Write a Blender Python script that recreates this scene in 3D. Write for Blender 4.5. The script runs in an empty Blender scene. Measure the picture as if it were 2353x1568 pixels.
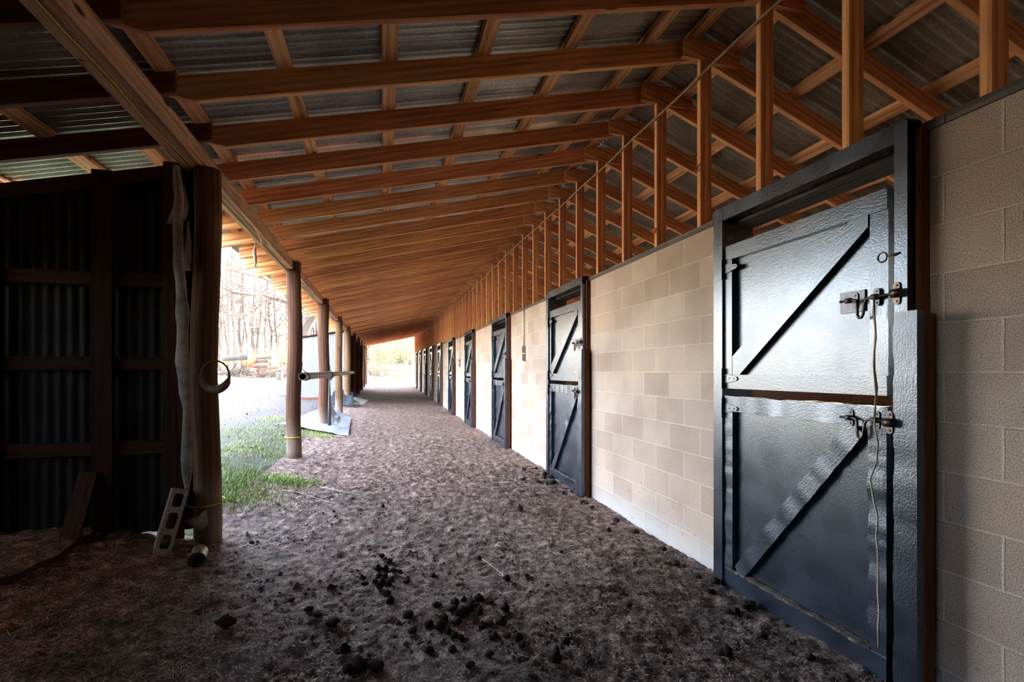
import bpy, math, random
from mathutils import Vector, noise
R = random.Random(7)
sc = bpy.context.scene
C = sc.collection

# ---------------------------------------------------------------- camera, sky, sun, exposure
F_PX, VPX, HZY, EYE = 1150.0, 881.0, 856.0, 1.36
TH = math.atan((1176.5 - VPX) / F_PX)
cd = bpy.data.cameras.new('camera'); cam = bpy.data.objects.new('camera', cd); C.objects.link(cam)
cam.location = (0, 0, EYE); cam.rotation_euler = (math.pi / 2, 0, -TH)
cd.sensor_width = 36; cd.lens = F_PX / 2353 * 36; cd.shift_y = (HZY - 784) / 2353
cd.clip_start = 0.05; cd.clip_end = 600
sc.camera = cam
w = bpy.data.worlds.new('world'); sc.world = w; w.use_nodes = True
nt = w.node_tree; nt.nodes.clear()
out = nt.nodes.new('ShaderNodeOutputWorld'); bg = nt.nodes.new('ShaderNodeBackground')
sky = nt.nodes.new('ShaderNodeTexSky'); sky.sky_type = 'NISHITA'; sky.sun_disc = False
SUN_EL, SUN_AZ = math.radians(21), math.radians(57)     # azimuth measured from +Y towards +X
sky.sun_elevation = SUN_EL; sky.sun_rotation = SUN_AZ; sky.air_density = 1.0; sky.dust_density = 2.5; sky.ozone_density = 1.2
hs = nt.nodes.new('ShaderNodeHueSaturation'); hs.inputs['Saturation'].default_value = .62
nt.links.new(sky.outputs[0], hs.inputs['Color']); nt.links.new(hs.outputs[0], bg.inputs[0]); bg.inputs[1].default_value = 0.55
nt.links.new(bg.outputs[0], out.inputs[0])
sd = bpy.data.lights.new('sun', 'SUN'); sun = bpy.data.objects.new('sun', sd); C.objects.link(sun)
sd.energy = 8.0; sd.angle = math.radians(0.6); sd.color = (1.0, 0.90, 0.76)
sdir = Vector((math.sin(SUN_AZ) * math.cos(SUN_EL), math.cos(SUN_AZ) * math.cos(SUN_EL), math.sin(SUN_EL)))
sun.rotation_euler = sdir.to_track_quat('Z', 'Y').to_euler(); sun.location = (30, 30, 30)
sc.view_settings.view_transform = 'Standard'; sc.view_settings.look = 'None'
sc.view_settings.exposure = 3.45; sc.view_settings.gamma = 1.0; sc.view_settings.use_curve_mapping = False
cy = sc.cycles
cy.max_bounces = 9; cy.diffuse_bounces = 7; cy.glossy_bounces = 4; cy.transmission_bounces = 2; cy.transparent_max_bounces = 4
cy.use_adaptive_sampling = True; cy.adaptive_threshold = 0.02; cy.sample_clamp_indirect = 6.0
cy.use_denoising = True; cy.caustics_reflective = False; cy.caustics_refractive = False

# ---------------------------------------------------------------- geometry of the place
WALL = 2.224                                   # aisle face of the block wall
Y_END = 38.4
def rise(y):
    return 0.0 if y < 13 else 0.37 * min(1.6, (y - 13) / 25) ** 1.25
def lerp(x, xs, ys):
    if x <= xs[0]: return ys[0]
    for i in range(1, len(xs)):
        if x <= xs[i]:
            t = (x - xs[i-1]) / (xs[i] - xs[i-1]); return ys[i-1] + t * (ys[i] - ys[i-1])
    return ys[-1]
def base_z(x, y):
    z = lerp(x, [-60, -35, -20, -12, -6, -3, -1.9, -1.2, 0, 1.5, 2.3, 9, 30], [3.2, 1.5, .75, .5, .38, .33, .32, .2, .09, .02, -.03, -.1, -.4]) + rise(y)
    d = math.hypot(x + 10, y - 10)
    if y > 38.5: z += 0.012 * (y - 38.5)
    q = max(0.0, -0.75 * x + 0.66 * y - 46) if x < 12 else max(0.0, 0.66 * y - 0.75 * 12 - 46)
    z += 0.0105 * q ** 1.52
    return z
def nz(x, y, s, seed=0.0):
    return noise.noise(Vector((x * s, y * s, seed)))
def ground_z(x, y):
    z = base_z(x, y)
    d = math.hypot(x, y)
    z += 0.035 * nz(x, y, 0.9, 3.1)
    if d < 16:
        a = 1.0 if d < 9 else (16 - d) / 7
        z += a * (0.010 * nz(x, y, 5, 7.7) + 0.012 * abs(nz(x, y, 14, 1.3)) + 0.011 * nz(x, y, 32, 5.5))
        c = nz(x, y, 8.5, 11.0)
        if c > 0.28 and -3 < x < 2.3: z += a * (c - 0.28) * 0.045
    if 1.5 < x < 2.3 and y > -3: z += 0.03 * max(0, nz(0, y, 0.8, 9.0)) * (x - 1.5)
    return z
def at(px, py, z=None):
    """the point of the floor (or of the height z) that the photo shows at a pixel"""
    dx = (px - 1176.5) / F_PX; dz = -(py - HZY) / F_PX
    r = Vector((math.cos(TH) * dx + math.sin(TH), -math.sin(TH) * dx + math.cos(TH), dz))
    t = 0.3
    if z is not None:
        t = (z - EYE) / dz
        return Vector((r.x * t, r.y * t, z))
    while t < 200:
        p = r * t
        if p.z + EYE <= base_z(p.x, p.y): break
        t *= 1.004
    p = r * t
    return Vector((p.x, p.y, ground_z(p.x, p.y)))
def ptg(px, dist, dz=0.0):
    q = (px - 1176.5) / F_PX; d = Vector((math.sin(TH) + q * math.cos(TH), math.cos(TH) - q * math.sin(TH), 0)) * dist
    return Vector((d.x, d.y, base_z(d.x, d.y) + dz))
def S(k): return 1.42 + 0.597 * k              # roof frames
def under(x):                                  # underside of the rafters
    return EYE + (1.52 + 0.2245 * (x + 1.19) if x < 2.27 else 2.297 - 0.39 * (x - 2.27))
N_FR = 62

# ---------------------------------------------------------------- materials
def mat(name):
    m = bpy.data.materials.new(name); m.use_nodes = True
    n = m.node_tree; n.nodes.clear()
    o = n.nodes.new('ShaderNodeOutputMaterial'); b = n.nodes.new('ShaderNodeBsdfPrincipled')
    n.links.new(b.outputs[0], o.inputs[0])
    return m, n, b
def N(n, t, **kw):
    x = n.nodes.new('ShaderNode' + t)
    for k, v in kw.items(): setattr(x, k, v)
    return x
def ramp(n, src, stops):
    r = N(n, 'ValToRGB'); e = r.color_ramp.elements
    while len(e) < len(stops): e.new(0.5)
    for i, (p, c) in enumerate(stops):
        e[i].position = p; e[i].color = (c[0], c[1], c[2], 1) if len(c) == 3 else c
    n.links.new(src, r.inputs[0]); return r.outputs[0]
def tex(n, kind, vec, **inp):
    x = N(n, 'Tex' + kind)
    for k, v in inp.items(): x.inputs[k.replace('_', ' ')].default_value = v
    if vec is not None: n.links.new(vec, x.inputs['Vector'])
    return x
def mapping(n, src, scale=(1, 1, 1), loc=(0, 0, 0)):
    m = N(n, 'Mapping'); m.inputs['Scale'].default_value = scale; m.inputs['Location'].default_value = loc
    n.links.new(src, m.inputs['Vector']); return m.outputs[0]
def mix(n, a, b, f, mode='MIX'):
    x = N(n, 'Mix', data_type='RGBA', blend_type=mode)
    for s, v in ((x.inputs[6], a), (x.inputs[7], b), (x.inputs[0], f)):
        if hasattr(v, 'links'): n.links.new(v, s)
        else: s.default_value = v if not isinstance(v, tuple) or len(v) == 4 else (*v, 1)
    return x.outputs[2]
def mth(n, op, a, b=None):
    x = N(n, 'Math', operation=op)
    for s, v in ((x.inputs[0], a), (x.inputs[1], b)):
        if v is None: continue
        if hasattr(v, 'links'): n.links.new(v, s)
        else: s.default_value = v
    return x.outputs[0]
def bump(n, b, h, strength=0.3, dist=0.01, normal=None):
    x = N(n, 'Bump'); x.inputs['Strength'].default_value = strength; x.inputs['Distance'].default_value = dist
    n.links.new(h, x.inputs['Height'])
    if normal: n.links.new(normal, x.inputs['Normal'])
    n.links.new(x.outputs[0], b.inputs['Normal']); return x.outputs[0]

def wood(name, dark, mid, light, rough=0.75, hue=0.478, val=0.08, knots=True, bstr=0.35, spec=0.2):
    m, n, b = mat(name)
    uv = N(n, 'UVMap').outputs[0]
    oi = N(n, 'ObjectInfo')
    v1 = mapping(n, uv, (1.3, 26, 1)); t1 = tex(n, 'Noise', v1, Scale=1.0, Detail=6, Roughness=0.65, Distortion=0.6)
    v2 = mapping(n, uv, (0.8, 5, 1)); t2 = tex(n, 'Noise', v2, Scale=1.0, Detail=3)
    v3 = mapping(n, uv, (0.3, 4.2, 1)); wv = N(n, 'TexWave', wave_type='BANDS', bands_direction='Y'); n.links.new(v3, wv.inputs[0])
    wv.inputs['Scale'].default_value = 1.6; wv.inputs['Distortion'].default_value = 5.5; wv.inputs['Detail'].default_value = 2.5; wv.inputs['Detail Scale'].default_value = 0.7
    f = mth(n, 'ADD', mth(n, 'MULTIPLY', t1.outputs[0], 0.85), mth(n, 'MULTIPLY', wv.outputs['Fac'], 0.14))
    col = ramp(n, f, [(0.22, dark), (0.5, mid), (0.8, light)])
    vv = N(n, 'HueSaturation'); n.links.new(col, vv.inputs['Color'])
    n.links.new(mth(n, 'ADD', mth(n, 'ADD', mth(n, 'MULTIPLY', t2.outputs[0], 0.9), mth(n, 'MULTIPLY', oi.outputs['Random'], 0.3)), val), vv.inputs['Value'])
    n.links.new(mth(n, 'ADD', mth(n, 'MULTIPLY', oi.outputs['Random'], 0.02), hue), vv.inputs['Hue'])
    col = vv.outputs[0]
    if knots:
        v4 = mapping(n, uv, (3.2, 10, 1)); vo = tex(n, 'Voronoi', v4, Scale=0.75, Randomness=1.0)
        k = ramp(n, vo.outputs['Distance'], [(0.07, (1, 1, 1)), (0.15, (0, 0, 0))])
        sep = N(n, 'SeparateColor'); n.links.new(vo.outputs['Color'], sep.inputs[0])
        k2 = mth(n, 'MULTIPLY', k, mth(n, 'GREATER_THAN', sep.outputs[0], 0.62))
        col = mix(n, col, tuple(c * 0.25 for c in dark), k2)
    n.links.new(col, b.inputs['Base Color'])
    b.inputs['Roughness'].default_value = rough; b.inputs['Specular IOR Level'].default_value = spec
    bump(n, b, t1.outputs[0], bstr, 0.004)
    return m
M = {}
M['wood'] = wood('pine_orange', (.23, .075, .022), (.66, .32, .135), (.90, .58, .30), hue=.482, val=.42)
M['wood_rough'] = wood('pine_rough_sawn', (.17, .055, .016), (.52, .23, .08), (.74, .42, .19), rough=.85, bstr=.5)
M['beam'] = wood('beam_weathered', (.24, .13, .07), (.62, .38, .21), (.78, .55, .36), hue=.49, val=.25, rough=.85, bstr=.6)
M['purlin'] = wood('purlin_pine', (.22, .10, .04), (.66, .37, .17), (.85, .57, .33), val=.40)
M['dark_wood'] = wood('dark_old_board', (.02, .008, .004), (.065, .024, .013), (.11, .045, .025), rough=.9, knots=False)
M['brown_wood'] = wood('brown_edge', (.07, .026, .010), (.19, .078, .028), (.28, .13, .055), rough=.9, knots=False)
M['wood_shaded'] = wood('pine_painted_shade', (.07, .025, .012), (.24, .10, .045), (.38, .19, .09))  # same pine as the other rafters, darkened in colour for lean-to shade
M['cap'] = wood('grey_plate', (.05, .042, .038), (.13, .115, .105), (.24, .21, .19), rough=.85, knots=False)
M['post'] = wood('round_post', (.045, .02, .011), (.17, .078, .042), (.32, .18, .105), hue=.492, rough=.85, bstr=.8)
def pale_foot(m):
    n = m.node_tree; b = [x for x in n.nodes if x.type == 'BSDF_PRINCIPLED'][0]; src = b.inputs['Base Color'].links[0].from_socket
    tc = N(n, 'TexCoord').outputs['Object']; sp = N(n, 'SeparateXYZ'); n.links.new(tc, sp.inputs[0])
    t = tex(n, 'Noise', mapping(n, tc, (9, 9, 2)), Scale=1.0, Detail=4)
    f = ramp(n, mth(n, 'ADD', sp.outputs[2], mth(n, 'MULTIPLY', t.outputs[0], .5)), [(.55, (1, 1, 1)), (.95, (0, 0, 0))])
    n.links.new(mix(n, src, (.32, .25, .21), mth(n, 'MULTIPLY', f, .65)), b.inputs['Base Color'])
pale_foot(M['post'])
M['weathered'] = wood('weathered_panel', (.12, .085, .05), (.32, .24, .15), (.46, .36, .24), rough=.95, knots=False)
M['bark'] = wood('bark', (.04, .032, .027), (.11, .088, .074), (.22, .185, .155), rough=.95, knots=False)
M['char'] = wood('charred', (.015, .014, .016), (.06, .055, .06), (.2, .19, .2), rough=.9, knots=False)
M['rust_log'] = wood('reddish_wood', (.12, .035, .02), (.32, .11, .06), (.5, .22, .13), rough=.9, knots=False)

def blocks():
    m, n, b = mat('concrete_block')
    uv = N(n, 'UVMap').outputs[0]
    wob = tex(n, 'Noise', uv, Scale=7.0, Detail=2)
    vec = N(n, 'VectorMath', operation='MULTIPLY_ADD'); n.links.new(wob.outputs['Color'], vec.inputs[0])
    vec.inputs[1].default_value = (.006, .006, 0); n.links.new(mapping(n, uv, (1, 1, 1), (.2828 - .003, .0624 - .003, 0)), vec.inputs[2])
    br = N(n, 'TexBrick'); br.offset = .5; br.offset_frequency = 2; br.squash = 1; n.links.new(vec.outputs[0], br.inputs[0])
    for k, v in (('Scale', 1), ('Brick Width', .4064), ('Row Height', .2032), ('Mortar Size', .006), ('Mortar Smooth', .35), ('Bias', 0)): br.inputs[k].default_value = v
    br.inputs['Color1'].default_value = (.43, .335, .285, 1); br.inputs['Color2'].default_value = (.54, .445, .385, 1); br.inputs['Mortar'].default_value = (.62, .53, .465, 1)
    agg = tex(n, 'Noise', uv, Scale=210.0, Detail=3, Roughness=.7)
    spk = ramp(n, agg.outputs[0], [(.36, (.42, .38, .35)), (.5, (.86, .86, .86)), (.66, (1.18, 1.15, 1.1))])
    big = tex(n, 'Noise', uv, Scale=1.7, Detail=4)
    tint = ramp(n, big.outputs[0], [(.3, (.82, .78, .76)), (.55, (1, 1, 1)), (.75, (1.14, 1.06, .96))])
    col = mix(n, mix(n, br.outputs['Color'], spk, 1.0, 'MULTIPLY'), tint, 1.0, 'MULTIPLY')
    # white splash coat and dirt specks low on the wall
    sp = N(n, 'SeparateXYZ'); n.links.new(uv, sp.inputs[0])
    low = ramp(n, mth(n, 'ADD', sp.outputs[1], mth(n, 'MULTIPLY', big.outputs[0], .25)), [(.13, (1, 1, 1)), (.34, (0, 0, 0))])
    col = mix(n, col, (.50, .48, .47), mth(n, 'MULTIPLY', low, .7))
    ds = tex(n, 'Noise', uv, Scale=22.0, Detail=5); dk = ramp(n, ds.outputs[0], [(.64, (0, 0, 0)), (.70, (1, 1, 1))])
    lo2 = ramp(n, sp.outputs[1], [(.25, (1, 1, 1)), (.62, (0, 0, 0))])
    col = mix(n, col, (.13, .08, .06), mth(n, 'MULTIPLY', mth(n, 'MULTIPLY', dk, lo2), .6))
    ms = ramp(n, br.outputs['Fac'], [(.2, (0, 0, 0)), (.9, (1, 1, 1))])
    n.links.new(col, b.inputs['Base Color']); b.inputs['Roughness'].default_value = .9; b.inputs['Specular IOR Level'].default_value = .25
    h = mth(n, 'ADD', mth(n, 'MULTIPLY', agg.outputs[0], .35), mth(n, 'MULTIPLY', br.outputs['Fac'], .9))
    bump(n, b, h, .75, .006)
    return m
M['block'] = blocks()

def paint(name, base, rough, bs, coat=.0):
    m, n, b = mat(name)
    uv = N(n, 'UVMap').outputs[0]
    t = tex(n, 'Noise', mapping(n, uv, (26, 90, 1)), Scale=1.0, Detail=5, Roughness=.6, Distortion=.4)
    t2 = tex(n, 'Noise', uv, Scale=4.0, Detail=4)
    t3 = tex(n, 'Noise', uv, Scale=120.0, Detail=3)
    spk = ramp(n, t3.outputs[0], [(.66, (0, 0, 0)), (.72, (1, 1, 1))])
    c = ramp(n, t2.outputs[0], [(.3, tuple(x * .75 for x in base)), (.7, tuple(x * 1.4 for x in base))])
    sp = N(n, 'SeparateXYZ'); n.links.new(uv, sp.inputs[0])
    c = mix(n, c, tuple(x * .2 for x in base), spk)
    n.links.new(c, b.inputs['Base Color'])
    n.links.new(ramp(n, t2.outputs[0], [(.3, (rough * .8,) * 3), (.7, (rough * 1.25,) * 3)]), b.inputs['Roughness'])
    b.inputs['Specular IOR Level'].default_value = 1.0; b.inputs['IOR'].default_value = 1.6
    b.inputs['Specular Tint'].default_value = (.72, .84, 1, 1); b.inputs['Coat Tint'].default_value = (.8, .88, 1, 1); b.inputs['Coat Weight'].default_value = coat * .38; b.inputs['Coat Roughness'].default_value = rough * .9
    h = mth(n, 'ADD', mth(n, 'MULTIPLY', t.outputs[0], .5), mth(n, 'MULTIPLY', t3.outputs[0], .5))
    bump(n, b, h, bs, .004)
    return m
M['paint'] = paint('black_gloss_paint', (.009, .012, .020), .27, .38, 1.0)
M['paint_old'] = paint('black_gloss_paint_worn', (.008, .010, .018), .30, .7, 1.0)

def simple(name, col, rough=.6, metal=0.0, ns=20.0, var=.35, bs=.2, spec=.5, hue=None, dist=.004):
    m, n, b = mat(name)
    tc = N(n, 'TexCoord').outputs['Object']
    t = tex(n, 'Noise', tc, Scale=ns, Detail=5, Roughness=.6)
    c = ramp(n, t.outputs[0], [(.3, tuple(x * (1 - var) for x in col)), (.7, tuple(min(1, x * (1 + var)) for x in (hue or col)))])
    n.links.new(c, b.inputs['Base Color']); b.inputs['Roughness'].default_value = rough; b.inputs['Metallic'].default_value = metal
    b.inputs['Specular IOR Level'].default_value = spec
    bump(n, b, t.outputs[0], bs, dist)
    return m
M['steel_dark'] = simple('rusty_latch_steel', (.11, .085, .075), .38, .85, 60, .5)
M['lug'] = simple('painted_lug_steel', (.09, .10, .125), .35, .3, 50, .4)
M['pipe'] = simple('brown_steel_pipe', (.20, .145, .105), .5, .5, 14, .45)
M['galv'] = simple('galvanised_tin', (.42, .40, .37), .4, .7, 18, .3)
M['conduit'] = simple('galvanised_box', (.33, .29, .24), .55, .5, 40, .3)
M['sheet_wall'] = simple('corrugated_steel_old', (.020, .016, .015), .8, .0, 5, .45, .2, .25)
M['rubber'] = simple('black_rubber', (.03, .03, .034), .55, 0, 20, .4)
M['strap'] = simple('brown_leather', (.16, .085, .045), .6, 0, 20, .4)
M['cloth'] = simple('torn_feed_sack', (.26, .21, .175), .9, 0, 14, .45, .5)
M['tarp'] = simple('grey_tarp', (.40, .43, .47), .5, 0, 5, .2, .5, .5, None, .02)
M['tarp_dark'] = simple('dark_tarp', (.035, .04, .05), .5, 0, 5, .3, .5)
M['concrete'] = simple('loose_block_concrete', (.30, .24, .18), .95, 0, 90, .4, .6)
M['yellow'] = simple('yellow_twine', (.62, .42, .08), .7, 0, 60, .3)
M['orange'] = simple('orange_twine', (.62, .14, .03), .7, 0, 60, .3)
M['cable'] = simple('tan_cable', (.30, .19, .10), .6, 0, 30, .3)
M['white'] = simple('white_plastic', (.75, .76, .78), .5, 0, 6, .1)
M['straw'] = simple('dry_straw', (.50, .36, .20), .8, 0, 3, .5, .1, .3, (.62, .5, .36))
M['dung'] = simple('dry_dung', (.105, .076, .06), .95, 0, 45, .7, 1.0, .12, None, .03)
M['twig'] = simple('dead_vine', (.42, .36, .30), .9, 0, 30, .3)
M['grass'] = simple('green_grass', (.20, .32, .06), .7, 0, 1.6, .35, .1, .3, (.34, .42, .12))
M['drygrass'] = simple('pale_dry_grass', (.20, .165, .135), .9, 0, 2, .35, .1, .2)
M['leaf_orange'] = simple('autumn_leaves', (.28, .12, .05), .8, 0, .6, .4, .1, .2, (.36, .22, .11))
M['leaf_green'] = simple('yellow_green_leaves', (.15, .19, .06), .8, 0, .6, .3, .1, .2, (.24, .24, .09))
M['leaf_dead'] = simple('dead_leaf', (.13, .045, .025), .8, 0, 3, .5, .1, .3)
M['panel_olive'] = simple('old_board_olive', (.26, .22, .12), .9, 0, 4, .35, .3, .2)

def corrug_mat():
    m, n, b = mat('corrugated_roof_steel')
    uv = N(n, 'UVMap').outputs[0]
    t = tex(n, 'Noise', mapping(n, uv, (60, 60, 1)), Scale=1.0, Detail=4, Roughness=.7)
    t2 = tex(n, 'Noise', uv, Scale=2.2, Detail=4)
    c = ramp(n, t.outputs[0], [(.3, (.36, .345, .31)), (.55, (.52, .50, .45)), (.75, (.70, .67, .61))])
    st = ramp(n, t2.outputs[0], [(.35, (.62, .6, .57)), (.6, (1, 1, 1))])
    c = mix(n, c, st, 1.0, 'MULTIPLY')
    n.links.new(c, b.inputs['Base Color']); b.inputs['Roughness'].default_value = .42; b.inputs['Metallic'].default_value = .65
    bump(n, b, t.outputs[0], .1, .001); return m
M['roof'] = corrug_mat()
def shed_mat():
    m, n, b = mat('pale_blue_shed_steel')
    tc = N(n, 'TexCoord').outputs['Object']
    t = tex(n, 'Noise', mapping(n, tc, (2, 2, .7)), Scale=2.0, Detail=4)
    c = ramp(n, t.outputs[0], [(.3, (.20, .24, .30)), (.7, (.28, .33, .40))])
    n.links.new(c, b.inputs['Base Color']); b.inputs['Roughness'].default_value = .45; b.inputs['Metallic'].default_value = .2
    return m
M['shed'] = shed_mat()

def soil():
    m, n, b = mat('dirt_and_shavings')
    tc = N(n, 'TexCoord').outputs['Object']
    f = tex(n, 'Noise', tc, Scale=85.0, Detail=4, Roughness=.75)
    g = tex(n, 'Noise', tc, Scale=11.0, Detail=5, Roughness=.65)
    l = tex(n, 'Noise', tc, Scale=1.1, Detail=4)
    c = ramp(n, mth(n, 'ADD', mth(n, 'MULTIPLY', f.outputs[0], .55), mth(n, 'MULTIPLY', g.outputs[0], .45)),
             [(.38, (.014, .009, .008)), (.47, (.060, .040, .035)), (.54, (.16, .115, .10)), (.62, (.42, .34, .30))])
    # colour lightened down the aisle in place of daylight, with some pale shavings
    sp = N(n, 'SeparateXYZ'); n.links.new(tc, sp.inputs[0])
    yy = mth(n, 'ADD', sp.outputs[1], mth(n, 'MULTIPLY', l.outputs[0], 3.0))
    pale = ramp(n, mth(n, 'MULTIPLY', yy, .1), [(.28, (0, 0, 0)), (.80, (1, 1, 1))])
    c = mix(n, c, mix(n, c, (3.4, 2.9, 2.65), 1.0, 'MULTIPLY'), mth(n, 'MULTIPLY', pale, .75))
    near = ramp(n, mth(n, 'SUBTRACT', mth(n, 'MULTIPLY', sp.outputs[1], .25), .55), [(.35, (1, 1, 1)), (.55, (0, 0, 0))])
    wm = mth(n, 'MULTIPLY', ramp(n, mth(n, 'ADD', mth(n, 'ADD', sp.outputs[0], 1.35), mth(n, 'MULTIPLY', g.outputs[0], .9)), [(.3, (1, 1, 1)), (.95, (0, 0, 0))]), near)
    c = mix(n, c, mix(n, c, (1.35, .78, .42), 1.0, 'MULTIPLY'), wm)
    n.links.new(c, b.inputs['Base Color'])
    b.inputs['Roughness'].default_value = .78; b.inputs['Specular IOR Level'].default_value = .45
    bump(n, b, mth(n, 'ADD', f.outputs[0], mth(n, 'MULTIPLY', g.outputs[0], .6)), 1.0, .02)
    return m
M['soil'] = soil()
def turf():
    m, n, b = mat('outdoor_ground')
    tc = N(n, 'TexCoord').outputs['Object']
    sp = N(n, 'SeparateXYZ'); n.links.new(tc, sp.inputs[0])
    f = tex(n, 'Noise', tc, Scale=60.0, Detail=4, Roughness=.75)
    g = tex(n, 'Noise', tc, Scale=2.2, Detail=5, Roughness=.6)
    h = tex(n, 'Noise', tc, Scale=.25, Detail=5)
    dry = ramp(n, f.outputs[0], [(.36, (.035, .027, .025)), (.5, (.105, .086, .080)), (.62, (.23, .195, .18))])
    grn = ramp(n, f.outputs[0], [(.34, (.03, .045, .012)), (.5, (.085, .13, .03)), (.65, (.16, .21, .07))])
    gm = ramp(n, mth(n, 'ADD', g.outputs[0], mth(n, 'MULTIPLY', sp.outputs[1], -.035)), [(.12, (0, 0, 0)), (.36, (1, 1, 1))])
    c = mix(n, dry, grn, mth(n, 'MULTIPLY', gm, .75))
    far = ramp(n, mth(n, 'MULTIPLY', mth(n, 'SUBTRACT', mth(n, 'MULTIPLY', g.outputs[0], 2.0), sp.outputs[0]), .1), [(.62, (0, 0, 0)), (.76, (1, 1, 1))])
    lit = ramp(n, h.outputs[0], [(.3, (.34, .25, .17)), (.5, (.48, .39, .28)), (.7, (.40, .39, .24))])  # pale dry grass, lifted in colour where sun falls to bounce more light
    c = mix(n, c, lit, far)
    n.links.new(c, b.inputs['Base Color']); b.inputs['Roughness'].default_value = .9; b.inputs['Specular IOR Level'].default_value = .2
    bump(n, b, f.outputs[0], .8, .02)
    return m
M['turf'] = turf()

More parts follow.
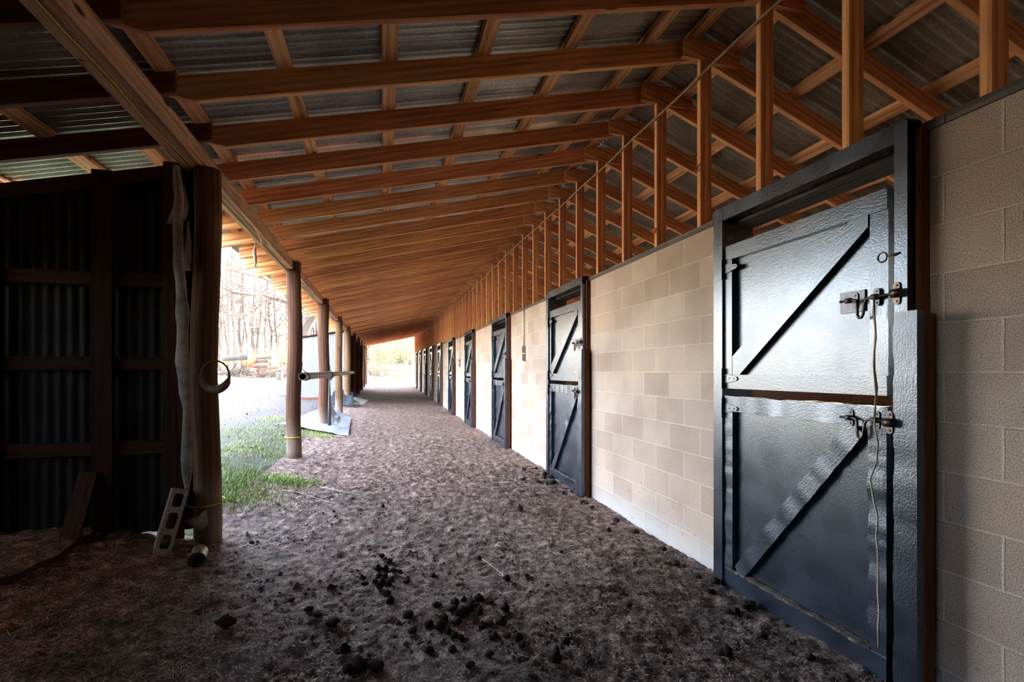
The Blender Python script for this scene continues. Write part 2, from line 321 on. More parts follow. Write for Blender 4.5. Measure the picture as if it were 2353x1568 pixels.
# ---------------------------------------------------------------- mesh helpers
class MB:
    def __init__(s): s.v = []; s.f = []; s.uv = []; s.sm = []
    def face(s, idx, uv, smooth=False): s.f.append(idx); s.uv.append(uv); s.sm.append(smooth)
    def box(s, c, size, rot=None, seg=1, wob=0.0, seed=0.0):
        """box centred on c; the grain runs along its longest side; seg > 1 and wob > 0 give worn, wavy edges"""
        a = max(range(3), key=lambda i: size[i]); b_, c_ = [i for i in range(3) if i != a]
        ou, ov = R.uniform(0, 50), R.uniform(0, 50)
        base = len(s.v); L, B, H = size[a], size[b_], size[c_]
        ring = [(-.5, -.5), (.5, -.5), (.5, .5), (-.5, .5)]
        for i in range(seg + 1):
            t = -L / 2 + L * i / seg
            for j, (p, q) in enumerate(ring):
                P = [0, 0, 0]; P[a] = t; P[b_] = p * B; P[c_] = q * H
                if wob:
                    nzv = noise.noise(Vector((t * 9 + seed * 3.7, j * 5.1 + seed, seed))) + .6 * noise.noise(Vector((t * 24 + seed, j * 3.3, seed * 2)))
                    P[b_] += wob * nzv * (1 if p > 0 else -1) * 1.0; P[c_] += wob * 1.0 * nzv * (1 if q > 0 else -1)
                V = Vector(P)
                if rot is not None: V = rot @ V
                s.v.append(tuple(V + Vector(c)))
        per = [0, B, B + H, 2 * B + H, 2 * B + 2 * H]; side = [[], [], [], []]
        for i in range(seg):
            for j in range(4):
                k = (j + 1) % 4; q0 = base + i * 4
                u0, u1 = ou + L * i / seg, ou + L * (i + 1) / seg
                uvq = [(u0, ov + per[j]), (u0, ov + per[j+1]), (u1, ov + per[j+1]), (u1, ov + per[j])]
                if wob: side[j].append(((q0 + j, q0 + k, q0 + 4 + k, q0 + 4 + j), uvq))
                else: s.face((q0 + j, q0 + k, q0 + 4 + k, q0 + 4 + j), uvq)
        for j in range(4):
            mp = {}
            for f_, u_ in side[j]:
                g = []
                for q in f_:
                    if q not in mp: mp[q] = len(s.v); s.v.append(s.v[q])
                    g.append(mp[q])
                s.face(tuple(g), u_, True)
        e = base + seg * 4
        s.face((base + 3, base + 2, base + 1, base), [(ou, ov), (ou, ov + B), (ou + .02, ov + B), (ou + .02, ov)])
        s.face((e, e + 1, e + 2, e + 3), [(ou, ov), (ou, ov + B), (ou + .02, ov + B), (ou + .02, ov)])
        return s
    def span(s, a, b, wd, ht, up=(0, 0, 1), seg=1, wob=0.0, seed=0.0):
        """board from point a to point b, wd across, ht along up"""
        a, b = Vector(a), Vector(b); d = b - a; L = d.length; x = d.normalized()
        y = Vector(up).cross(x).normalized(); z = x.cross(y)
        from mathutils import Matrix
        m = Matrix((x, y, z)).transposed()
        mx = max(wd, ht)
        if L < mx: L = mx * 1.001
        return s.box((a + b) / 2, (L, wd, ht), m, seg, wob, seed)
    def tube(s, pts, rad, n=8, cap=True, smooth=True):
        pts = [Vector(p) for p in pts]; rad = rad if isinstance(rad, (list, tuple)) else [rad] * len(pts)
        base = len(s.v); prev = None; u = R.uniform(0, 30); us = []
        for i, p in enumerate(pts):
            d = (pts[min(i + 1, len(pts) - 1)] - pts[max(i - 1, 0)]).normalized()
            if prev is None:
                a = Vector((0, 0, 1)) if abs(d.z) < .9 else Vector((1, 0, 0)); x = a.cross(d).normalized()
            else:
                x = (prev - d * prev.dot(d)).normalized()
            prev = x; y = d.cross(x)
            if i: u += (p - pts[i-1]).length
            us.append(u)
            for j in range(n):
                t = 2 * math.pi * j / n
                s.v.append(tuple(p + (x * math.cos(t) + y * math.sin(t)) * rad[i]))
        for i in range(len(pts) - 1):
            for j in range(n):
                k = (j + 1) % n; q = base + i * n; cw = 2 * math.pi * max(rad[i], .004) / n
                s.face((q + j, q + k, q + n + k, q + n + j), [(us[i], j * cw), (us[i], (j + 1) * cw), (us[i+1], (j + 1) * cw), (us[i+1], j * cw)], smooth)
        if cap:
            s.face(tuple(base + j for j in range(n))[::-1], [(0, 0)] * n)
            e = base + (len(pts) - 1) * n
            s.face(tuple(e + j for j in range(n)), [(0, 0)] * n)
        return s
    def prism(s, poly, y0, y1, axis='y'):
        """polygon in x-z (axis y) extruded; or in y-z (axis x)"""
        n = len(poly); base = len(s.v); ou, ov = R.uniform(0, 50), R.uniform(0, 50)
        for t in (y0, y1):
            for p, q in poly: s.v.append((p, t, q) if axis == 'y' else (t, p, q))
        (ax, az), (bx, bz) = max(((a, b) for a in poly for b in poly), key=lambda ab: (ab[0][0]-ab[1][0])**2 + (ab[0][1]-ab[1][1])**2)
        dl = Vector((bx - ax, bz - az)).normalized(); 
        def uv(p): return (ou + p[0] * dl.x + p[1] * dl.y, ov - p[0] * dl.y + p[1] * dl.x)
        ua = [uv(p) for p in poly]
        s.face(tuple(base + i for i in range(n)), ua); s.face(tuple(base + n + i for i in range(n))[::-1], [(a, b + .3) for a, b in ua][::-1])
        for i in range(n):
            k = (i + 1) % n
            s.face((base + i, base + n + i, base + n + k, base + k), [(ua[i][0], ov + .6), (ua[i][0], ov + .6 + abs(y1 - y0)), (ua[k][0], ov + .6 + abs(y1 - y0)), (ua[k][0], ov + .6)])
        return s
    def quad(s, a, b, c, d):
        base = len(s.v); s.v += [tuple(a), tuple(b), tuple(c), tuple(d)]
        s.face((base, base + 1, base + 2, base + 3), [(0, 0), (1, 0), (1, 1), (0, 1)]); return s
    def disc(s, c, r, nrm, th, n=12):
        c = Vector(c); nrm = Vector(nrm).normalized()
        return s.tube([c, c + nrm * th], r, n, True, False)
    def mesh(s, name, warp=False):
        me = bpy.data.meshes.new(name)
        v = [(x, y, z + rise(y)) for x, y, z in s.v] if warp else s.v
        me.from_pydata(v, [], s.f)
        l = me.uv_layers.new(name='UVMap'); flat = []
        for u in s.uv:
            for a in u: flat += a
        l.data.foreach_set('uv', flat)
        me.polygons.foreach_set('use_smooth', s.sm)
        return me
    def build(s, name, m, parent=None, warp=False, loc=None):
        me = s.mesh(name, warp); me.materials.append(m)
        o = bpy.data.objects.new(name, me); C.objects.link(o)
        if parent: o.parent = parent
        if loc: o.location = loc
        return o
def tag(o, label=None, cat=None, group=None, kind=None):
    if label: o['label'] = label
    if cat: o['category'] = cat
    if group: o['group'] = group
    if kind: o['kind'] = kind
    return o
def empty(name, loc, rz=0.0):
    o = bpy.data.objects.new(name, None); C.objects.link(o); o.location = loc; o.rotation_euler = (0, 0, rz); o.empty_display_size = .1
    return o
def place(proto, loc, rot=None, scale=None):
    o = proto.copy(); C.objects.link(o); o.location = loc
    if rot: o.rotation_euler = rot
    if scale: o.scale = scale
    return o
ORD = ['first', 'second', 'third', 'fourth', 'fifth', 'sixth', 'seventh', 'eighth', 'ninth', 'tenth', 'eleventh', 'twelfth']
DOOR_Y = [1.56 + 3.56 * i for i in range(10)]
def where(y, seen={}):
    """names a frame by the stable door whose near jamb it follows"""
    j = -1
    for i, d in enumerate(DOOR_Y):
        if y > d: j = i
    n = len([k for k in range(-6, N_FR) if (DOOR_Y[j] if j >= 0 else -9) < S(k) <= y]) if j >= 0 else len([k for k in range(-6, N_FR) if y <= S(k) <= DOOR_Y[0]])
    return f'{ORD[n-1]} past the start of the {ORD[j]} stable door' if j >= 0 else f'{ORD[n-1]} in front of the first stable door'

# ---------------------------------------------------------------- ground and floor
def axis(breaks):
    xs = [breaks[0][0]]
    for (a, _), (b, st) in zip(breaks, breaks[1:]):
        n = max(1, round((b - a) / st)); xs += [a + (b - a) * i / n for i in range(1, n + 1)]
    return xs
def terrain(name, xs, ys, m, keep):
    mb = MB(); nx = len(xs); idx = {}; 
    me = bpy.data.meshes.new(name)
    V = []; Fc = []
    for j in range(len(ys) - 1):
        for i in range(nx - 1):
            if not keep((xs[i] + xs[i+1]) / 2, (ys[j] + ys[j+1]) / 2): continue
            q = []
            for a, b in ((i, j), (i + 1, j), (i + 1, j + 1), (i, j + 1)):
                k = idx.get((a, b))
                if k is None:
                    k = idx[(a, b)] = len(V); V.append((xs[a], ys[b], ground_z(xs[a], ys[b])))
                q.append(k)
            Fc.append(q)
    me.from_pydata(V, [], Fc); me.materials.append(m)
    me.polygons.foreach_set('use_smooth', [True] * len(Fc))
    o = bpy.data.objects.new(name, me); C.objects.link(o)
    tag(o, kind='structure'); return o
XB = axis([(-4.8, 0), (-2.6, .08), (-1.3, .022), (2.24, .019)])
YB = axis([(-3.2, 0), (.9, .2), (4.0, .019), (7.0, .035), (12, .07), (20, .2), (39, .5)])
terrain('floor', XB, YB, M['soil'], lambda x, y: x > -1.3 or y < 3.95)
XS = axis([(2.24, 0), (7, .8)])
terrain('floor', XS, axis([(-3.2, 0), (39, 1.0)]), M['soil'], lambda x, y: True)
XO = axis([(-130, 0), (-40, 6), (-12, 1.5), (-5, .4), (-3.2, .09), (-1.3, .05)])
YO = axis([(3.95, 0), (10, .05), (16, .2), (40, .8), (60, 1.5), (160, 6)])
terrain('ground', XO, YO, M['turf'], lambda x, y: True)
XE = axis([(-1.3, 0), (7, .5), (40, 3)])
YE = axis([(39, 0), (50, .5), (160, 5)])
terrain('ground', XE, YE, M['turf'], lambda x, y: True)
# flat ground on the sunny side of the barn, behind the stalls
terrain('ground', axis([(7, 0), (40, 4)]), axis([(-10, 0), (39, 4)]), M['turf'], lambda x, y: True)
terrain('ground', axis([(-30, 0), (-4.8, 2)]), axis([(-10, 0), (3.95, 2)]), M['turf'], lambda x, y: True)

# ---------------------------------------------------------------- block wall, stall back wall, end wall
mb = MB()
def wall_piece(mb, y0, y1, z0, z1, x0=WALL, x1=WALL + .195):
    n = max(1, int((y1 - y0) / 1.2)); ys = [y0 + (y1 - y0) * i / n for i in range(n + 1)]
    for a, b in zip(ys, ys[1:]):
        mb.quad((x0, b, z0), (x0, a, z0), (x0, a, z1), (x0, b, z1)); mb.uv[-1] = [(b, z0), (a, z0), (a, z1), (b, z1)]
        mb.quad((x1, a, z0), (x1, b, z0), (x1, b, z1), (x1, a, z1)); mb.uv[-1] = [(a, z0), (b, z0), (b, z1), (a, z1)]
        mb.quad((x0, a, z1), (x1, a, z1), (x1, b, z1), (x0, b, z1)); mb.uv[-1] = [(a, z1), (a, z1 + .2), (b, z1 + .2), (b, z1)]
    for y in (y0, y1):
        mb.quad((x0, y, z0), (x1, y, z0), (x1, y, z1), (x0, y, z1)); mb.uv[-1] = [(y, z0), (y + .2, z0), (y + .2, z1), (y, z1)]
prev = -3.2
for d in DOOR_Y:
    wall_piece(mb, prev, d + .06, -.25, 2.376); prev = d + 1.34
wall_piece(mb, prev, Y_END, -.25, 2.376)
tag(mb.build('wall_right', M['block'], warp=True), kind='structure')
mb = MB(); wall_piece(mb, -3.2, Y_END, -.3, 2.0, 6.1, 6.3)
tag(mb.build('wall_back', M['block'], warp=True), kind='structure')
mb = MB()
for i in range(10):
    y = 1.56 + 3.56 * i + 2.45
    mb.quad((WALL + .2, y, -.3), (6.1, y, -.3), (6.1, y, 1.6), (WALL + .2, y, 1.6)); mb.uv[-1] = [(0, 0), (3.7, 0), (3.7, 1.9), (0, 1.9)]
    mb.quad((WALL + .2, y + .15, -.3), (6.1, y + .15, -.3), (6.1, y + .15, 1.6), (WALL + .2, y + .15, 1.6)); mb.uv[-1] = [(0, 0), (3.7, 0), (3.7, 1.9), (0, 1.9)]
    mb.quad((WALL + .2, y, 1.6), (6.1, y, 1.6), (6.1, y + .15, 1.6), (WALL + .2, y + .15, 1.6))
tag(mb.build('wall_partition', M['block'], warp=True), kind='structure')
# top plate on the block wall
mb = MB(); y = -3.2; i = 0
while y < Y_END:
    L = min([3.1, 2.45, 3.66][i % 3], Y_END - y); i += 1
    for q in range(3):
        a, b = y + L * q / 3, y + L * (q + 1) / 3
        mb.box(((WALL + .095), (a + b) / 2, 2.396), (.21, b - a - (.008 if q == 2 else 0), .039))
    y += L
tag(mb.build('trim_1', M['cap'], warp=True), kind='structure')
# unseen end wall added to block light behind camera, left side wall of lean-to
mb = MB(); mb.box((.6, -3.25, 1.9), (11.6, .05, 4.4)); tag(mb.build('wall_rear', M['dark_wood']), kind='structure')

def corrugated(name, A, U, V, nu_len, nv_len, amp, m, pitch=.0676, warp=False, parent=None, nv=1, topfn=None, sub=6):
    """sheet with corner A: ridges follow V, the wave runs along U (unit vectors, lengths nu_len, nv_len)"""
    A, U, V = Vector(A), Vector(U).normalized(), Vector(V).normalized(); W = U.cross(V)
    n = int(nu_len / pitch * sub); mb = MB()
    for i in range(n + 1):
        t = nu_len * i / n; h = amp * math.sin(2 * math.pi * t / pitch)
        for j in range(nv + 1):
            L = topfn(t) if topfn else nv_len
            s_ = L * j / nv
            mb.v.append(tuple(A + U * t + V * s_ + W * h))
    for i in range(n):
        for j in range(nv):
            q = i * (nv + 1) + j; t0, t1 = nu_len * i / n, nu_len * (i + 1) / n; s0, s1 = nv_len * j / nv, nv_len * (j + 1) / nv
            mb.face((q, q + nv + 1, q + nv + 2, q + 1), [(s0, t0), (s0, t1), (s1, t1), (s1, s0)][:3] + [(s1, t0)], True)
    return mb.build(name, m, parent, warp)
SH = .152 + .038 + .011
dl = Vector((1, 0, .2245)).normalized(); dr = Vector((1, 0, -.39)).normalized()
xl = -1.85; zl = under(xl) + SH
o = corrugated('ceiling', (xl, 4.60, zl), (0, 1, 0), dl, Y_END + .25 - 4.60, (2.30 - xl) * math.hypot(1, .2245), .0115, M['roof'], warp=True, nv=3)
tag(o, kind='structure')
xl2 = -4.9; zl2 = under(xl2) + SH
o = corrugated('ceiling', (xl2, -3.3, zl2), (0, 1, 0), dl, 7.90, (2.30 - xl2) * math.hypot(1, .2245), .0115, M['roof'], nv=5)
tag(o, kind='structure')
zr = under(2.27) + SH + .02
o = corrugated('ceiling', (2.26, -3.3, zr), (0, 1, 0), dr, Y_END + .25 + 3.3, 4.6, .0115, M['roof'], warp=True, nv=3)
tag(o, kind='structure')

# ---------------------------------------------------------------- roof frames: rafters, ridge blocks, studs
def rafter_poly(x0, x1, depth=.143, taper=True):
    z0, z1 = under(x0 + 1e-4), under(x1 - 1e-4)
    p = []
    if taper: p += [(x0, z0 + .055), (x0 + .16, under(x0 + .16) - .004), (x0 + .30, under(x0 + .30))]
    else: p += [(x0, z0)]
    p += [(x1, z1), (x1, z1 + depth), (x0, z0 + depth)]
    return p
GA, GR, GS, GG = 'rafters over the aisle', 'rafters over the stalls', 'studs standing on the block wall', 'ridge blocks joining the rafters'
me_main = MB().prism(rafter_poly(-1.20, 2.27), 0, .040).mesh('rafter'); me_main.materials.append(M['wood'])
me_mainB = MB().prism(rafter_poly(-1.80, 2.27, taper=False), 0, .040).mesh('rafter'); me_mainB.materials.append(M['wood'])
me_mainC = MB().prism(rafter_poly(-1.72, 2.27, taper=False), 0, .040).mesh('rafter'); me_mainC.materials.append(M['wood'])
me_lap = MB().prism([(x, z + .03) for x, z in rafter_poly(-4.85, -1.125, .125, False)], -.042, -.002).mesh('rafter'); me_lap.materials.append(M['wood_shaded'])
me_right = MB().prism(rafter_poly(2.30, 6.55, taper=False), 0, .040).mesh('rafter'); me_right.materials.append(M['wood'])
me_gus = MB().prism([(2.08, EYE + 2.272), (2.53, EYE + 2.255), (2.56, EYE + 2.262), (2.56, EYE + 2.385), (2.4, EYE + 2.42), (2.08, EYE + 2.402)], -.040, -.001).mesh('ridge_block'); me_gus.materials.append(M['wood'])
me_stud = MB().box((WALL + .046, -.020, 3.025), (.09, .04, 1.22)).mesh('stud'); me_stud.materials.append(M['wood'])
def obj(name, me, loc):
    o = bpy.data.objects.new(name, me); C.objects.link(o); o.location = loc; return o
for k in range(-6, N_FR):
    y = S(k); r = rise(y); wh = where(y)
    o = obj('rafter', me_main if y < 4 else (me_mainB if k % 3 else me_mainC), (0, y, r))
    tag(o, f'orange pine rafter over the aisle, {wh}', 'rafter', GA)
    if y < 3.9:
        o = obj('rafter', me_lap, (0, y, r)); tag(o, f'dark lapped rafter of the side lean-to, {wh}', 'rafter', 'rafters of the lean-to')
    o = obj('rafter', me_right, (0, y, r)); tag(o, f'sloping rafter over the stalls, {wh}', 'rafter', GR)
    o = obj('ridge_block', me_gus, (0, y, r)); tag(o, f'short ridge block joining two rafters, {wh}', 'ridge block', GG)
    o = obj('stud', me_stud, (0, y, r)); tag(o, f'upright pine stud on the block wall, {wh}', 'stud', GS)
    o.rotation_euler = (0, 0, 0)
    if k == 17: o.scale = (1.0, 1.15, 1.0)
# purlins: flat boards laid across the rafters
def purlin(x, y0, y1, label, group, thin=.038):
    sl = math.atan(.2245) if x < 2.27 else -math.atan(.39)
    from mathutils import Matrix
    rot = Matrix.Rotation(-sl, 3, 'Y'); mb = MB(); n = max(1, int((y1 - y0) / 2.4)); z = under(x) + .152 + thin / 2 - .006
    ou = R.uniform(0, 50)
    for i in range(n):
        a, b = y0 + (y1 - y0) * i / n, y0 + (y1 - y0) * (i + 1) / n
        mb.box((x, (a + b) / 2, z), (.092, b - a - .004, thin), rot)
    tag(mb.build('purlin', M['purlin'], warp=True), label, 'purlin', group)
for i, x in enumerate([-1.62, -1.18, -.57, .035, .63, 1.23, 1.82, 2.18]):
    purlin(x, 4.0 if x < -1.5 else -3.2, Y_END + .2, f'flat roof purlin over the aisle, {ORD[i]} up from the open eave', 'purlins over the aisle')
for i, x in enumerate([-4.6, -3.95, -3.3, -2.65, -2.05]):
    purlin(x, -3.2, 4.55, f'flat roof purlin over the lean-to, {ORD[i]} in from its outer edge', 'purlins over the lean-to')
for i, x in enumerate([2.5, 3.07, 3.63, 4.2, 4.8, 5.4, 6.0]):
    purlin(x, -3.2, Y_END + .2, f'flat roof purlin over the stalls, {ORD[i]} down from the ridge', 'purlins over the stalls')

# eave beam on the posts
mb = MB()
for j, (x0, x1) in enumerate(((-1.315, -1.274), (-1.273, -1.232), (-1.231, -1.19))):
    y = -3.2; q = j
    while y < Y_END + .1:
        L = min([4.9, 3.7, 4.3][q % 3], Y_END + .1 - y); q += 1
        for t in range(4):
            a, b = y + L * t / 4, y + L * (t + 1) / 4
            dz = .004 * (j - 1) + R.uniform(-.003, .003)
            mb.box(((x0 + x1) / 2, (a + b) / 2, EYE + 1.461 + dz), (x1 - x0, b - a, .137 + (.008 if j == 0 else 0)))
        y += L
tag(mb.build('eave_beam', M['beam'], warp=True), 'long built-up eave beam carried on the round posts', 'beam')
# yellow twine along the beam
pts = [(-1.245 + .06 * math.sin(i * .9) * (i > 12) + R.uniform(-.006, .006), -.4 + i * .35, EYE + 1.386 - R.uniform(0, .008) - (.012 if i % 5 == 0 else 0)) for i in range(19)]
pts += [(-1.182, 6.1 + i * .5, EYE + 1.42 + .05 * math.sin(i * 1.3) + .003 * i) for i in range(5)]
tag(MB().tube(pts, .0035, 5).build('twine', M['yellow'], warp=True), 'yellow baling twine running along the underside of the eave beam', 'twine')

# posts
POST_Y = [3.87 + 3.52 * i for i in range(10)]
def post(i, y):
    rad = [.084, .096, .110, .098, .104, .10, .105, .10, .102, .10][i]
    x = -1.185; zb = base_z(x, y) - rise(y) - .25
    mb = MB(); n = 8
    pts = []; rr = []
    for t in range(n + 1):
        z = zb + (EYE + 1.398 - zb) * t / n
        pts.append((x + .012 * math.sin(t * 1.1 + i * 2), y + .01 * math.cos(t * .9 + i), z)); rr.append(rad * (1.04 - .06 * t / n + R.uniform(-.02, .02)))
    mb.tube(pts, rr, 16)
    # the aisle half runs on up beside the beam
    poly = [(x + .0, y - rad * .9)] + [(x + rad * .92 * math.sin(a), y - rad * .92 * math.cos(a)) for a in [math.pi * q / 8 for q in range(1, 8)]] + [(x, y + rad * .9)]
    b0 = len(mb.v)
    for z in (EYE + 1.397, EYE + 1.51):
        for px_, py_ in poly: mb.v.append((px_, py_, z))
    m_ = len(poly)
    for q in range(m_ if i else 0):
        k = (q + 1) % m_; mb.face((b0 + q, b0 + k, b0 + m_ + k, b0 + m_ + q), [(0, q * .03), (0, q * .03 + .03), (.2, q * .03 + .03), (.2, q * .03)])
    if i: mb.face(tuple(b0 + m_ + q for q in range(m_)), [(0, 0)] * m_)
    else: mb.v = mb.v[:b0]
    mb.v = [(a, b, c + rise(y)) for a, b, c in mb.v]
    o = mb.build('round_post', M['post'])
    lab = ['round timber post at the end of the dark metal wall', 'round timber post wrapped with yellow twine near its foot', 'round timber post with pale foot beside the folded tarp'][i] if i < 3 else f'round timber post under the eave beam, {ORD[i]} from the camera'
    tag(o, lab, 'post', 'round posts under the eave beam')
    return o, x, rad
for i, y in enumerate(POST_Y): post(i, y)
def ring(x, y, z, r, th, name, m, lab, cat, sag=0.0):
    pts = [(x + r * math.cos(a), y + r * math.sin(a), z + sag * math.sin(a)) for a in [2 * math.pi * q / 20 for q in range(21)]]
    return tag(MB().tube(pts, th, 6).build(name, m), lab, cat)
ring(-1.187, POST_Y[1], .20 + .28, .114, .008, 'twine_band', M['yellow'], 'band of yellow twine tied round the second post', 'twine', .004)
ring(-1.187, POST_Y[0], .47, .117, .004, 'twine_band', M['yellow'], 'thin yellow twine round the foot of the first post', 'twine', .01)

# ---------------------------------------------------------------- stable doors
def lug(mb, y, z, x=-.070, r=.0145):
    mb.tube([(x + .004, y, z), (x, y, z)], r, 12, True, False)
def make_door(i):
    y0 = DOOR_Y[i]; d = empty(f'door_{i+1}', (WALL, y0, rise(y0 + .7)))
    where_ = ['black stable door in front of the camera, bent wire hanging from its latch', 'black stable door, second from the camera, between two bare block walls'] if i < 2 else []
    tag(d, where_[i] if i < 2 else f'black two-leaf stable door, {ORD[i]} along the block wall', 'stable door', 'black stable doors along the block wall', 'structure')
    full = i < 5; sg = 26 if i < 3 else (10 if full else 1); wb = .007 if full else 0
    f = MB()
    f.box((-.041, 1.305, 1.17), (.085, .088, 2.52), None, sg, 0); 
    f.box((-.041, .098, 1.85), (.085, .056, 1.15)); f.box((.02, .095, 1.15), (.12, .05, 2.5))
    f.box((.10, 1.325, 1.1), (.19, .03, 2.5)); f.box((.10, .075, 1.1), (.19, .03, 2.5))
    fr = f.build('door_frame', M['paint'], d)
    h = MB(); h.box((-.045, .715, 2.392), (.075, 1.29, .086)); h.build('door_header', M['paint'], d)
    h = MB(); h.box((.10, .70, 2.352), (.17, 1.22, .045)); h.build('lintel_board', M['char'], d)
    g = MB(); g.box((-.105, .050, .755), (.036, .098, 1.72), None, sg * 2 if full else 1, wb * .7, i + 5.0); g.build('jamb_board', M['paint_old'], d)
    e = MB(); e.box((-.055, .040, .75), (.062, .074, 1.70)); e.box((-.02, .052, 1.9), (.05, .025, .98)); tag(e.build('jamb_backing', M['brown_wood'], d), 'bare brown side of the jamb')
    # upper leaf
    u = MB(); u.box((-.022, .72, 1.716), (.018, 1.10, .91)); up = u.build('upper_leaf', M['paint'], d)
    r = MB(); r.box((-.050, .72, 2.131), (.036, 1.10, .09)); r.build('top_rail', M['paint'], up)
    r = MB(); r.box((-.050, .72, 1.300), (.036, 1.10, .088)); r.build('bottom_rail', M['paint'], up)
    r = MB(); r.box((-.050, 1.228, 1.715), (.036, .082, .74)); r.build('stile', M['paint'], up)
    r = MB(); r.box((-.046, .214, 1.715), (.028, .088, .74)); r.build('stile', M['paint'], up)
    r = MB(); r.prism([(1.187, 1.345), (1.187, 1.46), (.355, 2.086), (.262, 2.086), (.262, 2.03), (1.12, 1.345)], -.066, -.031, 'x'); r.build('diagonal_brace', M['paint'], up)
    # lower leaf, worn by chewing
    l = MB(); l.box((-.022, .72, .60), (.018, 1.10, 1.20)); lo = l.build('lower_leaf', M['paint'], d)
    r = MB(); r.box((-.050, .72, 1.158), (.036, 1.10, .098), None, sg * 2, wb, i + 1.0); r.build('top_rail', M['paint_old'], lo)
    r = MB(); r.box((-.052, .72, .03), (.040, 1.10, .12)); r.build('bottom_rail', M['paint'], lo)
    r = MB(); r.box((-.050, 1.222, .60), (.036, .080, 1.03), None, sg * 2, wb, i + 2.0); r.build('stile', M['paint_old'], lo)
    r = MB(); r.box((-.050, .216, .60), (.034, .085, 1.03), None, sg * 2, wb, i + 3.0); r.build('stile', M['paint_old'], lo)
    r = MB(); r.span((-.050, 1.13, .10), (-.050, .32, 1.10), .036, .095, (0, .78, .63), sg * 2, wb, i + 4.0); r.build('diagonal_brace', M['paint_old'], lo)
    r = MB()
    if i < 4: r.box((-.055, .74, .094), (.034, .98, .014), None, 60, .008, i + 9.0); r.build('ledge_dirt', M['soil'], lo)
    if not full: return
    # hinges on the far side
    for leaf, zs in ((up, (1.32, 2.03)), (lo, (1.13,))):
        for z in zs:
            q = MB(); q.box((-.082, 1.262, z), (.022, .016, .13))
            q.prism([(1.252, z + .032), (1.252, z - .032), (1.14, z - .013), (1.128, z), (1.14, z + .013)], -.075, -.068, 'x')
            for yy, zz in ((1.235, .018), (1.235, -.018), (1.205, 0), (1.16, 0)): q.tube([(-.075, yy, z + zz), (-.079, yy, z + zz)], .004, 6)
            q.box((-.0865, 1.29, z), (.004, .045, .12))
            q.build('strap_hinge', M['paint'], leaf)
    # slide bolts
    for leaf, z, up_ in ((up, 1.70, True), (lo, 1.145, False)):
        q = MB()
        if up_: q.prism([(.30, z + .05), (.30, z - .052), (.43, z - .052), (.43, z + .05)], -.040, -.031, 'x')
        for yy in (.345, .215):
            xx = -.041 if yy > .26 and up_ else -.069
            for s_ in (-1, 1):
                q.tube([(xx, yy, z + s_ * .026), (xx - .005, yy, z + s_ * .026)], .0145, 12); q.tube([(xx - .004, yy, z + s_ * .026), (xx - .009, yy, z + s_ * .026)], .005, 6)
            q.box((xx - .003, yy, z), (.005, .029, .05)); q.tube([(-.084, yy - .013, z), (-.084, yy + .013, z)], .013, 10)
        q.build('bolt_plate', M['lug'], leaf)
        b = MB(); b.tube([(-.084, .39, z), (-.084, .32, z), (-.086, .302, z - .004), (-.09, .296, z - .02), (-.092, .292, z - .075), (-.092, .284, z - .088), (-.092, .272, z - .088), (-.092, .264, z - .075), (-.09, .258, z - .02), (-.086, .25, z - .003), (-.084, .235, z), (-.084, .10, z)], .0065, 8)
        b.build('slide_bolt', M['steel_dark'], leaf)
        kx = -.084 if up_ else -.123
        p = MB()
        for s_ in (-1, 1):
            p.tube([(kx, .112, z + s_ * .034), (kx - .006, .112, z + s_ * .034)], .015, 12); p.tube([(kx - .005, .112, z + s_ * .034), (kx - .010, .112, z + s_ * .034)], .0055, 6)
        p.box((kx - .004, .112, z), (.006, .03, .06)); p.tube([(kx - .014, .125, z), (kx - .014, .085, z)], .019, 12)
        p.build('bolt_keeper', M['steel_dark'], d)
for i in range(10): make_door(i)
# ring and bent wire on the first door
y0 = DOOR_Y[0]; xw = WALL - .10
pts = [(xw, y0 + .198 - .02 * math.sin(t * 2.2) * .5, 1.69 - t * .125) for t in range(0, 5)] 
pts = [(xw - .004 + .004 * math.sin(t * 1.7), y0 + .20 + .006 * math.sin(t * 2.1) - .0012 * t + (.022 if 9 < t < 12 else 0), 1.70 - t * .082) for t in range(20)]
tag(MB().tube(pts, .0042, 6).build('wire', M['twig']), 'pale twisted wire hanging down from the latch of the first stable door', 'wire')
pts = [(xw - .010 + .004 * math.cos(t * 1.3), y0 + .192 + .009 * math.sin(t * 1.4 + 1), 1.70 - t * .062) for t in range(10)]
tag(MB().tube(pts, .0035, 6).build('twine', M['cable']), 'frayed brown twine looped on the upper bolt of the first stable door', 'twine')
pts = [(WALL - .10 , y0 + .165 + .021 * math.cos(a), 1.865 + .021 * math.sin(a)) for a in [2 * math.pi * q / 14 for q in range(15)]]
mb = MB().tube(pts, .004, 6); mb.tube([(WALL - .10, y0 + .145, 1.865), (WALL - .085, y0 + .10, 1.872)], .004, 6)
tag(mb.build('ring_hook', M['steel_dark']), 'small rusty ring hook on the upper jamb of the first door', 'hook')

